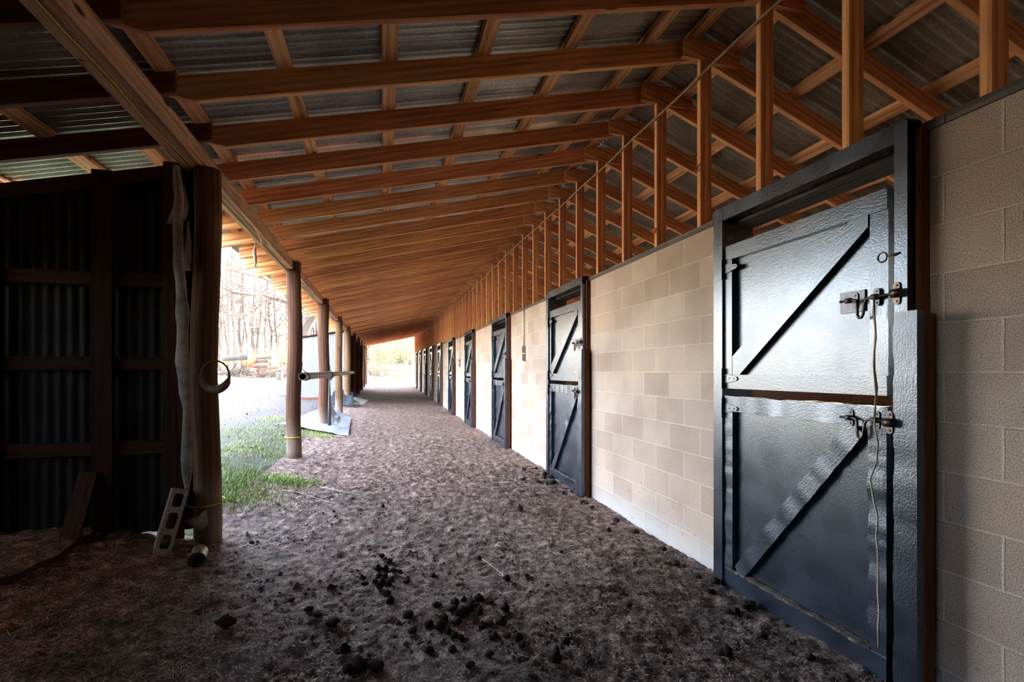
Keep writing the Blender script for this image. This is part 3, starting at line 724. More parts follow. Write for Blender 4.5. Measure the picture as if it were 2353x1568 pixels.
# ---------------------------------------------------------------- cables, conduit, twine on the right
def stringer(y0, y1, sag, xo):
    pts = []; n = int((y1 - y0) / .3)
    for i in range(n + 1):
        t = i / n; y = y0 + (y1 - y0) * t
        pts.append((WALL - .025 - xo * t, y, EYE + 2.17 - sag * (1 - (2 * t - 1) ** 2) + .006 * math.sin(y * 5)))
    return pts
tag(MB().tube(stringer(.6, 8.4, .05, .0), .0085, 6).build('cable', M['cable'], warp=True), 'tan cable stretched past the heads of the first studs', 'cable')
tag(MB().tube(stringer(8.3, 38.0, .10, .0), .0085, 6).build('cable', M['cable'], warp=True), 'tan cable following the stud heads down the far aisle', 'cable')
def elec(y, z, lab):
    z += rise(y)
    e = empty('switch_box', (WALL - .02, y, z - .10)); tag(e, lab, 'electrical box', 'electrical boxes on the block wall')
    m = MB(); m.tube([(0, 0, .19), (0, 0, .45), (0, .01, .62), (0, 0, 2.47 - z + .1)], .010, 6); m.build('conduit', M['conduit'], e)
    m = MB(); m.box((-.012, 0, .13), (.05, .062, .11)); m.box((-.04, 0, .13), (.006, .054, .10)); m.build('upper_box', M['conduit'], e)
    m = MB(); m.box((-.01, 0, 0), (.045, .058, .115)); m.box((-.035, 0, .005), (.006, .05, .1)); m.build('lower_box', M['conduit'], e)
elec(7.80, 1.70, 'weathered double electrical box on conduit between the second and third doors')
elec(14.8, 1.66, 'small electrical box on conduit between the fourth and fifth doors')
def knot(y, z, m, lab, n=9):
    mb = MB()
    for i in range(n):
        a = R.uniform(0, 6.28); p0 = Vector((WALL - .012, y - .02, z)); pts = [p0]
        for q in range(4): p0 = p0 + Vector((R.uniform(-.01, .004), R.uniform(-.02, .02), R.uniform(-.035, .015))); pts.append(p0)
        mb.tube(pts, .0022, 4)
    for zz in (0, .012): mb.tube([(WALL - .006, y - .045, z + zz), (WALL - .006, y + .004, z + zz + .004)], .003, 5)
    tag(mb.build('twine_knot', m), lab, 'twine')
knot(S(4), 2.56, M['orange'], 'orange baling twine knotted round the foot of a stud')
knot(S(3), 2.86, M['cable'], 'brown twine tied round a stud beyond the first door', 4)
# snagged vine and dangling straws under the rafters
tag(MB().tube([(1.0 - .12 * t, 5.64 - .02, under(1.0 - .12 * t) - .004 - .05 * math.sin(t * .8)) for t in range(2)], .003, 4).build('straw_wisp', M['straw']), 'wisp of straw caught on a rafter over the aisle', 'straw')
tag(MB().tube([(-.98 + .1 * t, 6.85, under(-.98) - .05 + .022 * t + .01 * math.sin(t)) for t in range(5)], .004, 5).build('dangling_cord', M['cable']), 'pale cord hooked under a rafter beside the second post', 'cord')
m = MB(); m.tube([(-1.40, 6.2, EYE + 1.47), (-1.41, 6.2, EYE + 1.36), (-1.40, 6.2, EYE + 1.26), (-1.40, 6.2, EYE + 1.19)], [.004, .02, .017, .006], 7)
tag(m.build('hanging_rag', M['cloth']), 'pale strip of rag hanging from the eave between the first posts', 'rag')

# ---------------------------------------------------------------- dark corrugated wall on the near left
YW = 3.93
top = lambda x: under(x) - .10
w_ = corrugated('wall_left', (-4.85, YW, .27), (1, 0, 0), (0, 0, 1), 3.64, 2.0, .0085, M['sheet_wall'], nv=1, topfn=lambda t: top(-4.85 + t) - .25)
tag(w_, kind='structure')
for i, z in enumerate((EYE + .62, EYE + .06, EYE - .505)):
    m = MB(); m.box((-3.1, YW - .035, z), (3.5, .038, .088))
    tag(m.build('girt', M['dark_wood']), f'dark horizontal girt across the metal wall, {ORD[i]} from the top', 'girt', 'girts of the dark metal wall')
m = MB(); m.span((-4.85, YW - .05, top(-4.85) - .02), (-1.30, YW - .05, top(-1.30) - .02), .075, .088); tag(m.build('top_plate', M['dark_wood']), 'sloping top plate along the dark metal wall', 'plate')
for i, (x, wd) in enumerate(((-1.785, .115), (-2.40, .10), (-3.3, .12), (-4.2, .12), (-1.375, .115))):
    z0 = ground_z(x, YW - .1) - .05; m = MB(); m.box((x, YW - .075, (z0 + top(x) + .04) / 2), (wd, .04, top(x) + .04 - z0))
    tag(m.build('wall_stud', M['dark_wood']), ['dark upright board on the metal wall behind the leaning plank', 'dark upright board at the outer edge of the visible metal wall', 'upright board far out on the metal wall', 'outermost upright board on the metal wall', 'dark upright board beside the torn sack strip'][i], 'board', 'uprights of the dark metal wall')
# unseen lean-to side wall, added to keep out light, top left partly open
tag(corrugated('wall_side', (-4.88, -3.3, .2), (0, 1, 0), (0, 0, 1), 5.5, 1.75, .0085, M['sheet_wall'], topfn=lambda t: 1.86), kind='structure')
tag(corrugated('wall_side', (-4.88, 2.2, .2), (0, 1, 0), (0, 0, 1), 1.75, 1.86, .0085, M['sheet_wall']), kind='structure')

# torn sack strip hanging against the wall beside the first post
def rag_strip(pts, widths, name, m, lab, cat, n=9, depth=.03):
    """rolled, crumpled cloth hanging along pts"""
    mb = MB(); N_ = len(pts); 
    for i, p in enumerate(pts):
        for j in range(n):
            a = 2 * math.pi * j / n; r = widths[i] * (.8 + .45 * noise.noise(Vector((i * .6, j * 1.4, widths[0] * 50))))
            mb.v.append((p[0] + r * math.cos(a), p[1] + depth * math.sin(a) * (.6 + .4 * noise.noise(Vector((i * .9, j * 2.2, 4)))), p[2] + .01 * math.sin(j * 2.1)))
    for i in range(N_ - 1):
        for j in range(n):
            k = (j + 1) % n; q = i * n; mb.face((q + j, q + k, q + n + k, q + n + j), [(0, 0), (0, .1), (.1, .1), (.1, 0)], True)
    mb.face(tuple(range(n)), [(0, 0)] * n); mb.face(tuple(range((N_ - 1) * n, N_ * n))[::-1], [(0, 0)] * n)
    return tag(mb.build(name, m), lab, cat)
XQ = -1.262; YQ = 3.70
rag_strip([(XQ - .045 + .0035 * i + .008 * math.sin(i * .9), YQ, 2.70 - i * .105) for i in range(21)],
          [.026, .03, .034, .042, .042, .04, .036, .036, .04, .042, .04, .044, .048, .04, .035, .03, .036, .046, .040, .032, .018], 'torn_sack_strip', M['cloth'], 'long rolled strip of grey sacking hanging beside the first post', 'sacking')
def scrap(poly, y, name, lab, th=.01, seed=1.0):
    mb = MB(); n = len(poly); cx = sum(p[0] for p in poly) / n; cz = sum(p[1] for p in poly) / n
    ringn = 6; 
    for s_ in (0, 1):
        base = len(mb.v); mb.v.append((cx, y - .02 + s_ * th, cz))
        for q in range(1, 4):
            for (px_, pz_) in poly:
                t = q / 3; X, Z = cx + (px_ - cx) * t, cz + (pz_ - cz) * t
                mb.v.append((X, y - .02 * math.cos(t * 1.5) + .022 * noise.noise(Vector((X * 22, Z * 22, seed))) + s_ * th, Z))
        for i in range(n):
            k = (i + 1) % n; mb.face((base, base + 1 + i, base + 1 + k), [(0, 0), (.1, 0), (.1, .1)], True)
            for q in range(2):
                o_ = base + 1 + q * n; mb.face((o_ + i, o_ + n + i, o_ + n + k, o_ + k), [(0, 0), (.1, 0), (.1, .1), (0, .1)], True)
    return tag(mb.build(name, M['cloth']), lab, 'sacking')
def xz(px, py, y):
    q = (px - 1176.5) / F_PX; x = (y * (math.sin(TH) + q * math.cos(TH))) / (math.cos(TH) - q * math.sin(TH))
    D = x * math.sin(TH) + y * math.cos(TH); return (x, EYE + (HZY - py) / F_PX * D)
scrap([xz(*p, 3.72) for p in ((420, 420), (430, 470), (425, 500), (421, 505), (415, 492), (408, 512), (392, 513), (381, 512), (384, 498), (398, 470))], 3.74, 'sack_scrap', 'crumpled scrap of pale sacking caught high beside the first post')
scrap([xz(*p, 3.70) for p in ((472, 1172), (478, 1190), (475, 1208), (462, 1220), (440, 1214), (424, 1198), (440, 1192), (455, 1188))], 3.70, 'sack_scrap', 'torn end of pale sacking lying low against the first post', .01, 4.0)
scrap([xz(*p, 3.75) for p in ((428, 500), (434, 560), (436, 620), (430, 621), (417, 620), (422, 560))], 3.78, 'sack_scrap', 'narrow dangling scrap of sacking behind the grey strip', .01, 7.0)

# strap cup on the first post
e = MB(); X, Z = xz(500, 872, 3.75)
pts = [(X - .015 + .085 * math.cos(a), 3.75 + .02 * math.sin(a * 2), Z + .01 + .10 * math.sin(a) * (1.15 if math.sin(a) > 0 else .8)) for a in [2 * math.pi * q / 18 for q in range(19)]]
mb = MB().tube(pts, [.006 if math.sin(2 * math.pi * q / 18) > .1 else .010 + .022 * max(0, -math.sin(2 * math.pi * q / 18)) ** .6 for q in range(19)], 8)
tag(mb.build('hanging_strap', M['strap']), 'brown leather strap loop hanging from the first post', 'strap')
# plank, loose concrete block, tin can, stick
p0 = at(160, 1222); m = MB()
bx_, _ = xz(160, 1222, YW - .26); a0 = Vector((bx_, YW - .26, ground_z(bx_, YW - .26))); X, Z = xz(205, 1086, YW - .1)
m.span((a0.x, a0.y, a0.z + .0), (X, YW - .105, Z), .022, .11, (1, 0, .3)); tag(m.build('plank', M['dark_wood']), 'short brown plank leaning against the dark metal wall', 'plank')
def loose_block():
    yb = 3.55; bx, bz = xz(372, 1250, yb); tx, tz = xz(406, 1120, yb + .06)
    o = Vector((bx, yb, ground_z(bx, yb))); up_ = (Vector((tx, yb + .10, tz)) - Vector((bx, yb, bz))).normalized()
    side = Vector((.92, .40, 0)); side = (side - up_ * side.dot(up_)).normalized(); back = up_.cross(side)
    L, W_, H_ = .40, .092, .19
    mb = MB(); hole = [(.03, .115), (.142, .258), (.285, .37)]
    # face with three rounded cell openings, made as strips round each cell
    def P(l, s_, d): return tuple(o + up_ * l + side * s_ + back * d)
    prof = []; 
    m0, m1 = -W_ / 2, W_ / 2; iw = .026
    def cell(l0, l1, h0, h1):
        n = 16; c = ((h0 + h1) / 2); hl = (h1 - h0) / 2
        inner, outer = [], []
        for q in range(n):
            a = 2 * math.pi * q / n; ca, sa = math.cos(a), math.sin(a)
            se = lambda v: math.copysign(abs(v) ** .45, v)
            inner.append((c + hl * se(sa), iw * se(ca)))
            m_ = max(abs(ca), abs(sa)); 
            ol, os_ = (l0 + l1) / 2 + (l1 - l0) / 2 * sa / m_, W_ / 2 * ca / m_
            outer.append((ol, os_))
        for d0, flip in ((0, False), (H_, True)):
            b0 = len(mb.v); mb.v += [P(*v, d0) for v in inner] + [P(*v, d0) for v in outer]
            for q in range(n):
                k = (q + 1) % n; f_ = (b0 + q, b0 + n + q, b0 + n + k, b0 + k)
                mb.face(f_[::-1] if flip else f_, [(0, 0)] * 4)
        b0 = len(mb.v); mb.v += [P(*v, 0) for v in inner] + [P(*v, H_) for v in inner]
        for q in range(n):
            k = (q + 1) % n; mb.face((b0 + q, b0 + k, b0 + n + k, b0 + n + q), [(0, 0)] * 4, True)
    for (l0, l1), (h0, h1) in zip(((0, .13), (.13, .27), (.27, .40)), ((.03, .115), (.15, .25), (.285, .37))): cell(l0, l1, h0, h1)
    c8 = [P(0, m0, 0), P(L, m0, 0), P(L, m1, 0), P(0, m1, 0), P(0, m0, H_), P(L, m0, H_), P(L, m1, H_), P(0, m1, H_)]
    for f_ in ((0, 1, 5, 4), (1, 2, 6, 5), (2, 3, 7, 6), (3, 0, 4, 7)): mb.quad(*[c8[i] for i in f_])
    tag(mb.build('concrete_block', M['concrete']), 'hollow concrete block with three holes leaning on end against the dark wall', 'concrete block')
loose_block()
p0, p1 = at(453, 1312), at(461, 1285)
ax = (p1 - p0); ax.z = 0; ax.normalize(); c0 = p0 + Vector((0, 0, .052)); L = .15; mb = MB()
mb.tube([c0, c0 + ax * .004, c0 + ax * .006, c0 + ax * L, c0 + ax * (L + .002)], [.047, .047, .044, .044, .046], 20, False)
mb.tube([c0 + ax * .001, c0 + ax * (L - .006)], [.041, .041], 20, False); mb.disc(c0 + ax * (L - .008), .044, ax, .003, 20)
tag(mb.build('tin_can', M['galv']), 'empty open tin can lying on the straw near the first post', 'can')
pts = []
for px_, py_ in ((-10, 1352), (40, 1338), (90, 1318), (135, 1292), (170, 1262), (205, 1243), (240, 1222)):
    q = at(px_, py_); pts.append((q.x, q.y, q.z + .012 + .01 * math.sin(px_)))
tag(MB().tube(pts, [.02, .018, .016, .018, .012, .014, .008], 7).build('stick', M['dark_wood']), 'crooked wooden stick half buried in the straw by the dark wall', 'stick')

# ---------------------------------------------------------------- hanging pipe, rod, tarps
zp = EYE - .055
e = empty('hanging_pipe', (-1.02, 7.0, zp)); tag(e, 'long brown steel pipe slung level along the aisle side of the posts', 'pipe')
def hollow(mb, a, b, r, t, n=18):
    a, b = Vector(a), Vector(b); d = (b - a).normalized()
    mb.tube([a, b], r, n, False); mb.tube([a, b], r - t, n, False)
    x = Vector((1, 0, 0)); z = d.cross(x).normalized(); x = z.cross(d)
    for c in (a, b):
        b0 = len(mb.v)
        for rr in (r, r - t):
            for j in range(n):
                q = 2 * math.pi * j / n; mb.v.append(tuple(c + x * math.cos(q) * rr + z * math.sin(q) * rr))
        for j in range(n):
            k = (j + 1) % n; mb.face((b0 + j, b0 + k, b0 + n + k, b0 + n + j), [(0, 0)] * 4)
m = MB(); hollow(m, (0, 0, 0), (0, 11.2, .05), .052, .009); m.build('pipe_body', M['pipe'], e)
for yy in (.25, 3.9, 7.5):
    m = MB(); a = 3.7 * yy; m.tube([(.0, yy, .055), (-.05, yy + .05, .10), (-.06, yy + .12, .2)], .006, 5)
    m.tube([(.056 * math.cos(q), yy + .01, .056 * math.sin(q)) for q in [6.283 * t / 14 for t in range(15)]], .006, 5); m.build('hanging_wire', M['rubber'], e)
e = empty('black_rod', (-1.02, 10.35, zp)); tag(e, 'black rod hanging from the slung pipe down to the folded tarp', 'rod')
m = MB(); m.tube([(0, 0, -.98), (0, 0, -.6), (0, 0, -.25), (0, 0, -.03)], [.034, .026, .016, .010], 8); m.build('rod_body', M['rubber'], e)
m = MB(); m.tube([(.066 * math.cos(q), 0, .066 * math.sin(q)) for q in [6.283 * t / 16 for t in range(17)]], .016, 6); m.tube([(.02, -.03, -.07), (.02, .03, -.07)], .03, 8); m.build('clamp_ring', M['rubber'], e)
def sheet(name, corners, lab, m, n=14, amp=.03, seed=0.0, th=.006, cat='tarp'):
    """crumpled sheet over four corners (each (x, y, height above the ground))"""
    mb = MB(); c = [Vector((x, y, base_z(x, y) + h)) for x, y, h in corners]
    for s_ in (0, 1):
        b0 = len(mb.v)
        for i in range(n + 1):
            for j in range(n + 1):
                u, v = i / n, j / n
                p = c[0] * (1-u) * (1-v) + c[1] * u * (1-v) + c[2] * u * v + c[3] * (1-u) * v
                f = 4 * u * (1 - u) * v * (1 - v) + .15
                z = p.z + f * amp * (1.6 * noise.noise(Vector((u * 2.7, v * 2.7, seed))) + .5 * abs(noise.noise(Vector((u * 7, v * 7, seed + 3))))) 
                z = max(z, ground_z(p.x, p.y) + .012)
                mb.v.append((p.x, p.y, z - s_ * th))
        for i in range(n):
            for j in range(n):
                q = b0 + i * (n + 1) + j; f_ = (q, q + n + 1, q + n + 2, q + 1); mb.face(f_ if not s_ else f_[::-1], [(0, 0), (.1, 0), (.1, .1), (0, .1)], True)
    return tag(mb.build(name, m), lab, cat)
sheet('tarp', [(-1.95, 10.6, .05), (-.63, 9.75, .03), (-.80, 13.4, .03), (-1.35, 13.9, .25)], 'pale grey tarp spread on the ground round the third post', M['tarp'], 18, .16, 2.0)
sheet('tarp', [(-1.30, 11.3, .10), (-.98, 11.2, .06), (-.95, 12.3, .10), (-1.25, 12.3, .52)], 'curled blue-grey flap of tarp standing up behind the black rod', M['tarp'], 12, .2, 5.0)
sheet('tarp', [(-1.75, 17.2, .05), (-.90, 17.0, .04), (-1.02, 18.2, .45), (-1.60, 18.4, .50)], 'dark tarp bunched round the foot of a post beyond the pipe', M['tarp_dark'], 12, .12, 8.0)
sheet('tarp', [(-1.10, 18.4, .22), (-.70, 18.0, .03), (-.55, 21.0, .03), (-1.10, 21.0, .10)], 'pale tarp strip lying past the dark tarp', M['tarp'], 12, .08, 9.0)

# ---------------------------------------------------------------- metal shed against the post line
SY0, SY1, SX0, SX1 = 19.1, 29.4, -2.86, -1.34
e = empty('metal_shed', (SX0, SY0, base_z(-3, SY0))); tag(e, 'pale blue corrugated metal shed standing against the post line', 'shed')
ex = -SX0; gz = base_z(-3, SY0)
o = corrugated('front_wall', (0, 0, .05), (1, 0, 0), (0, 0, 1), SX1 - SX0, 2.0, .008, M['shed'], pitch=.076, parent=e, topfn=lambda t: 2.12 + .17 * t)
o = corrugated('side_wall', (0, SY1 - SY0, .05), (0, -1, 0), (0, 0, 1), SY1 - SY0, 2.1, .008, M['shed'], pitch=.076, parent=e)
m = MB(); m.box(((SX1 - SX0) / 2 - .05, 5.1, 2.33), (10.5, SX1 - SX0 + .12, .04)[::1] and (SX1 - SX0 + .12, 10.5, .04), __import__('mathutils').Matrix.Rotation(-.168, 3, 'Y')); m.build('shed_roof', M['dark_wood'], e)
m = MB(); m.box(((SX1 - SX0) / 2, -.02, .0), (SX1 - SX0, .05, .14)); m.build('sill_board', M['rust_log'], e)
m = MB()
for t in range(18): m.box((SX1 - SX0 + .02, 1.6 + t * .49, 1.0), (.03, .485, 2.35))
m.build('aisle_boarding', M['dark_wood'], e)

# ---------------------------------------------------------------- far end: rail, panels
zr_ = EYE + .15
m = MB(); m.tube([(-1.2, 38.5, zr_), (0.4, 38.5, zr_ - .01), (2.2, 38.5, zr_)], .03, 10); m.tube([(-1.2, 38.5, zr_ - .05), (-1.2, 38.5, zr_ + .1)], .05, 8)
tag(m.build('pipe_rail', M['pipe']), 'single pipe rail closing the far end of the aisle', 'rail')
for (a, b, lab) in ((892, 928, 'weathered olive board standing beyond the far rail'), (930, 952, 'narrower weathered board beside the stable wall beyond the far rail')):
    pa = ptg(a, 46); pb = ptg(b, 46)
    m = MB(); m.box((pa.x + (pb.x - pa.x) / 2, pa.y, pa.z + .66), ((pb - pa).length, .06, 1.42)); tag(m.build('upright_board', M['panel_olive']), lab, 'board')

# ---------------------------------------------------------------- rubble and brush beyond the sunny patch
def bar(name, a, b, r, m, lab, cat, n=9, wobble=.05):
    a, b = Vector(a), Vector(b); k = 6
    pts = [a.lerp(b, i / k) + Vector((0, 0, R.uniform(-1, 1) * wobble * r * 4)) for i in range(k + 1)]
    return tag(MB().tube(pts, [r * R.uniform(.85, 1.12) for _ in pts], n).build(name, m), lab, cat)
DD = 38
h = lambda py, d=DD: EYE + (HZY - py) / F_PX * d       # height of a pixel row at distance d
def pz(px, py, d=DD):
    q = ptg(px, d); return Vector((q.x, q.y, h(py, d)))
bar('charred_log', pz(513, 826), pz(572, 822), .17, M['char'], 'long charred log lying level on top of the brush heap', 'log')
bar('log', pz(548, 817, 39), pz(572, 816, 39), .10, M['bark'], 'short bark-covered log above the charred log', 'log')
m = MB(); a, b = pz(570, 834), pz(590, 836); m.tube([a + Vector((0, 0, 0)), a.lerp(b, .5) + Vector((0, .1, .05)), b], [.36, .40, .38], 14); tag(m.build('rusted_barrel', M['rust_log']), 'rust red barrel in the middle of the rubble heap', 'barrel')
for i, (x0, y0_, x1, y1_) in enumerate(((590, 823, 625, 820), (592, 832, 618, 829), (590, 843, 616, 841), (600, 848, 640, 845))):
    bar('timber', pz(x0, y0_), pz(x1, y1_), [.13, .12, .13, .12][i], M['rust_log'] if i == 3 else M['bark'], ['topmost pale timber stacked beside the rusted barrel', 'second pale timber stacked beside the rusted barrel', 'lowest pale timber stacked beside the rusted barrel', 'reddish timber sticking out under the stacked timbers'][i], 'timber')
for i, (x0, y0_, x1, y1_, l_) in enumerate(((525, 862, 545, 833, 'pale bare branch propped up beside the charred log'), (528, 864, 565, 852, 'thin bare branch sloping low over the brush heap'), (585, 850, 592, 872, 'dark leg of a broken frame under the rusted barrel'), (595, 850, 603, 872, 'second dark leg of the broken frame beside the barrel'), (640, 838, 662, 846, 'red-brown timber end near the second post'))):
    bar('branch', pz(x0, y0_), pz(x1, y1_), .06, M['bark'] if i < 2 else M['rust_log'], l_, 'branch')
m = MB(); c = pz(643, 862, 36); m.tube([Vector((c.x, c.y, base_z(c.x, c.y) - .1)), c + Vector((0, 0, .15))], .22, 12); tag(m.build('stump', M['bark']), 'sawn stump beside the rubble heap', 'stump')
c = at(650, 910); m = MB(); m.tube([c + Vector((-.2, 0, .07)), c + Vector((0, 0, .14)), c + Vector((.22, .1, .1)), c + Vector((.34, .1, .05))], [.05, .12, .13, .04], 10); tag(m.build('white_sack', M['white']), 'crumpled white sack on the grass behind the second post', 'sack')
m = MB(); c = pz(632, 812, 40); c.z = base_z(c.x, c.y); m.box(c + Vector((0, 0, .95)), (.5, .3, 1.9)); tag(m.build('white_cabinet', M['white']), 'tall pale metal cabinet behind the rubble heap', 'cabinet')
# brush heap: a tangle nobody could count
mb = MB()
for _ in range(420):
    px_ = R.uniform(508, 662); c = ptg(px_, R.uniform(37, 41)); zz = base_z(c.x, c.y) + abs(R.gauss(0, .28)) + .03
    d = Vector((R.gauss(0, .8), R.gauss(0, .5), R.gauss(0, .3)))
    mb.tube([(c.x, c.y, zz), (c.x + d.x * .5, c.y + d.y * .5, zz + abs(d.z) * .5), (c.x + d.x, c.y + d.y, max(base_z(c.x, c.y), zz + d.z))], [.022, .016, .008], 4, False)
tag(mb.build('brushwood', M['bark']), 'tangle of thin dead branches under the charred log', 'brushwood', None, 'stuff')

# ---------------------------------------------------------------- trees
def branch(mb, p, d, L, r, depth, tips, rng, kids=(3, 5), droop=0.0):
    n = 5 if depth > 1 else 4; pts = [p.copy()]; rr = [r]; q = p.copy(); dd = d.normalized()
    for i in range(n):
        dd = (dd + Vector((rng.gauss(0, .13), rng.gauss(0, .13), rng.gauss(0, .09) - droop))).normalized()
        q = q + dd * (L / n); pts.append(q.copy()); rr.append(max(.004, r * (1 - .72 * (i + 1) / n)))
    mb.tube(pts, rr, 6 if r > .05 else (4 if r > .018 else 3), False)
    if depth == 0: tips.append(pts[-1]); tips.append(pts[-2]); return
    for _ in range(rng.randint(*kids)):
        t = rng.uniform(.3, 1.0); i = min(n - 1, int(t * n)); b = pts[i].lerp(pts[i+1], t * n - i)
        a = rng.uniform(0, 6.283); side = Vector((math.cos(a), math.sin(a), rng.uniform(.1, .8)))
        branch(mb, b, dd * .55 + side * .8, L * rng.uniform(.42, .68), rr[i] * .62, depth - 1, tips, rng, kids, droop)
def make_tree(seed, H, r, depth, leaves, leafmat, name='bare_tree', lean=(0, 0)):
    rng = random.Random(seed); mb = MB(); tips = []; p = Vector((0, 0, -.3)); pts = [p.copy()]; rr = [r * 1.25]; n = 9
    for i in range(n):
        p = p + Vector((rng.gauss(lean[0], .10), rng.gauss(lean[1], .10), 1)).normalized() * (H / n); pts.append(p.copy()); rr.append(r * (1 - .85 * (i + 1) / n) + .01)
    mb.tube(pts, rr, 8, False)
    for i in range(3, n + 1):
        for _ in range(2):
            a = rng.uniform(0, 6.283); branch(mb, pts[i], Vector((math.cos(a), math.sin(a), rng.uniform(.25, 1.0))), H * rng.uniform(.16, .30), rr[i] * .55, depth, tips, rng)
    e = empty(name, (0, 0, 0)); mb.build('trunk', M['bark'], e)
    if leaves:
        lf = MB()
        for t in tips:
            for _ in range(leaves):
                c = t + Vector((rng.gauss(0, .25), rng.gauss(0, .25), rng.gauss(0, .22))); s_ = rng.uniform(.03, .07)
                a, b = Vector((rng.gauss(0, 1), rng.gauss(0, 1), rng.gauss(0, 1))).normalized() * s_, Vector((rng.gauss(0, 1), rng.gauss(0, 1), rng.gauss(0, 1))).normalized() * s_
                lf.quad(c - a, c + b, c + a, c - b)
        tag(lf.build('foliage', leafmat, e), kind='stuff')
    return e
def copy_tree(e, loc, rz, s_, label, cat, group):
    r_ = e.copy(); C.objects.link(r_); r_.location = loc; r_.rotation_euler = (0, 0, rz); r_.scale = (s_, s_, s_)
    for ch in list(e.children):
        c = ch.copy(); C.objects.link(c); c.parent = r_
    tag(r_, label, cat, group); return r_
protos = [make_tree(1, 13, .15, 2, 1, M['leaf_orange']), make_tree(2, 11, .14, 2, 2, M['leaf_orange']), make_tree(3, 15, .17, 2, 0, None), make_tree(4, 9, .13, 2, 5, M['leaf_green'])]
rt = random.Random(33); cnt = 0; used = set()
labs = ['tall thin woodland tree with a few orange leaves', 'woodland tree thick with pale orange leaves', 'tall leafless woodland tree', 'small woodland tree with yellow-green leaves']
spots = []
for i in range(64):
    px_ = 470 + (i * 61.8) % 385 + rt.uniform(-8, 8); d = 50 + (i % 13) * 3.3 + rt.uniform(-2, 2)
    spots.append((px_, d))
for i in range(12): spots.append((815 + i * 14, 62 + (i % 4) * 6))
for px_, d in spots:
    p = ptg(px_, d); k = rt.choice([0, 0, 1, 1, 2, 3]) if px_ < 815 else rt.choice([1, 3])
    g = 'trees on the wooded slope'
    if k not in used:
        used.add(k); o = protos[k]; o.location = p; o.rotation_euler = (0, 0, rt.uniform(0, 6.28)); tag(o, labs[k], 'tree', g + f', {labs[k]}')
    else: copy_tree(protos[k], p, rt.uniform(0, 6.28), rt.uniform(.75, 1.25), labs[k], 'tree', g + f', {labs[k]}')
# the big leaning tree behind the shed with its limb over the yard, and two straight pines
mb = MB(); tips = []; rng = random.Random(5); b0 = ptg(690, 36)
def P(px_, py_, d): return pz(px_, py_, d)
pts = [P(672, 860, 36), P(690, 790, 36), P(703, 755, 36), P(722, 722, 36), P(740, 690, 36), P(756, 650, 36), P(780, 600, 36)]
mb.tube(pts, [.42, .36, .34, .33, .30, .27, .22], 10, False)
limb = [P(740, 690, 36), P(700, 702, 35), P(660, 693, 34), P(632, 687, 33), P(600, 675, 32), P(570, 676, 31), P(535, 672, 30), P(505, 658, 30)]
mb.tube(limb, [.17, .16, .15, .14, .11, .09, .07, .03], 7, False)
for i in range(1, 8):
    for _ in range(4): branch(mb, limb[i], Vector((rng.gauss(-.4, .5), rng.gauss(0, .4), rng.gauss(.1, .5))), rng.uniform(1.2, 2.6), .035, 2, tips, rng, (2, 4))
limb2 = [P(722, 722, 36), P(690, 690, 34), P(650, 660, 32), P(600, 636, 30), P(560, 628, 29), P(505, 612, 28)]
mb.tube(limb2, [.13, .12, .09, .07, .05, .03], 6, False)
for i in range(1, 6):
    for _ in range(4): branch(mb, limb2[i], Vector((rng.gauss(-.4, .5), rng.gauss(0, .4), rng.gauss(.1, .5))), rng.uniform(1.0, 2.2), .03, 2, tips, rng, (2, 4))
for i in range(3, 7):
    for _ in range(3): branch(mb, pts[i], Vector((rng.gauss(.3, .6), rng.gauss(0, .4), rng.gauss(.5, .4))), rng.uniform(2, 4), .09, 2, tips, rng, (3, 4))
e = empty('leaning_tree', (0, 0, 0)); mb.build('trunk', M['bark'], e); tag(e, 'big leaning bare tree behind the shed, its limbs reaching over the yard', 'tree')
for i, (px_, d, lab) in enumerate(((525, 45, 'pale straight woodland trunk beside the first post'), (538, 44, 'slim straight woodland trunk just past the pale one'), (570, 42, 'dark broken trunk rising behind the charred log'))):
    c = ptg(px_, d); mb = MB(); tips = []; H = (13, 12, 4)[i]; r_ = (.17, .12, .14)[i]
    mb.tube([c + Vector((0, 0, -.3)), c + Vector((.05, 0, H * .3)), c + Vector((-.08, 0, H * .65)), c + Vector((.05, 0, H))], [r_, r_ * .85, r_ * .6, r_ * .3], 8, False)
    for q in range(7 if i < 2 else 2):
        a = rng.uniform(0, 6.28); branch(mb, c + Vector((0, 0, H * (.35 + .09 * q))), Vector((math.cos(a), math.sin(a), .4)), 1.6, .03, 1, tips, rng, (3, 5))
    tag(mb.build('woodland_trunk', M['bark']), lab, 'tree')
# bushes at the far end and in front of the woods
def make_bush(seed, m):
    rng = random.Random(seed); e = empty('bush', (0, 0, 0)); st = MB(); tips = []
    for _ in range(14):
        a = rng.uniform(0, 6.28); branch(st, Vector((rng.gauss(0, .15), rng.gauss(0, .15), -.1)), Vector((math.cos(a) * .5, math.sin(a) * .5, 1)), rng.uniform(1.0, 1.9), .022, 1, tips, rng, (3, 5))
    st.build('stem', M['bark'], e); lf = MB()
    for t in tips:
        for _ in range(9):
            c = t + Vector((rng.gauss(0, .16), rng.gauss(0, .16), rng.gauss(0, .16))); s_ = rng.uniform(.025, .055)
            a, b = Vector((rng.gauss(0, 1), rng.gauss(0, 1), rng.gauss(0, 1))).normalized() * s_, Vector((rng.gauss(0, 1), rng.gauss(0, 1), rng.gauss(0, 1))).normalized() * s_
            lf.quad(c - a, c + b, c + a, c - b)
    tag(lf.build('foliage', m, e), kind='stuff'); return e
bA, bB = make_bush(11, M['leaf_green']), make_bush(12, M['leaf_orange'])
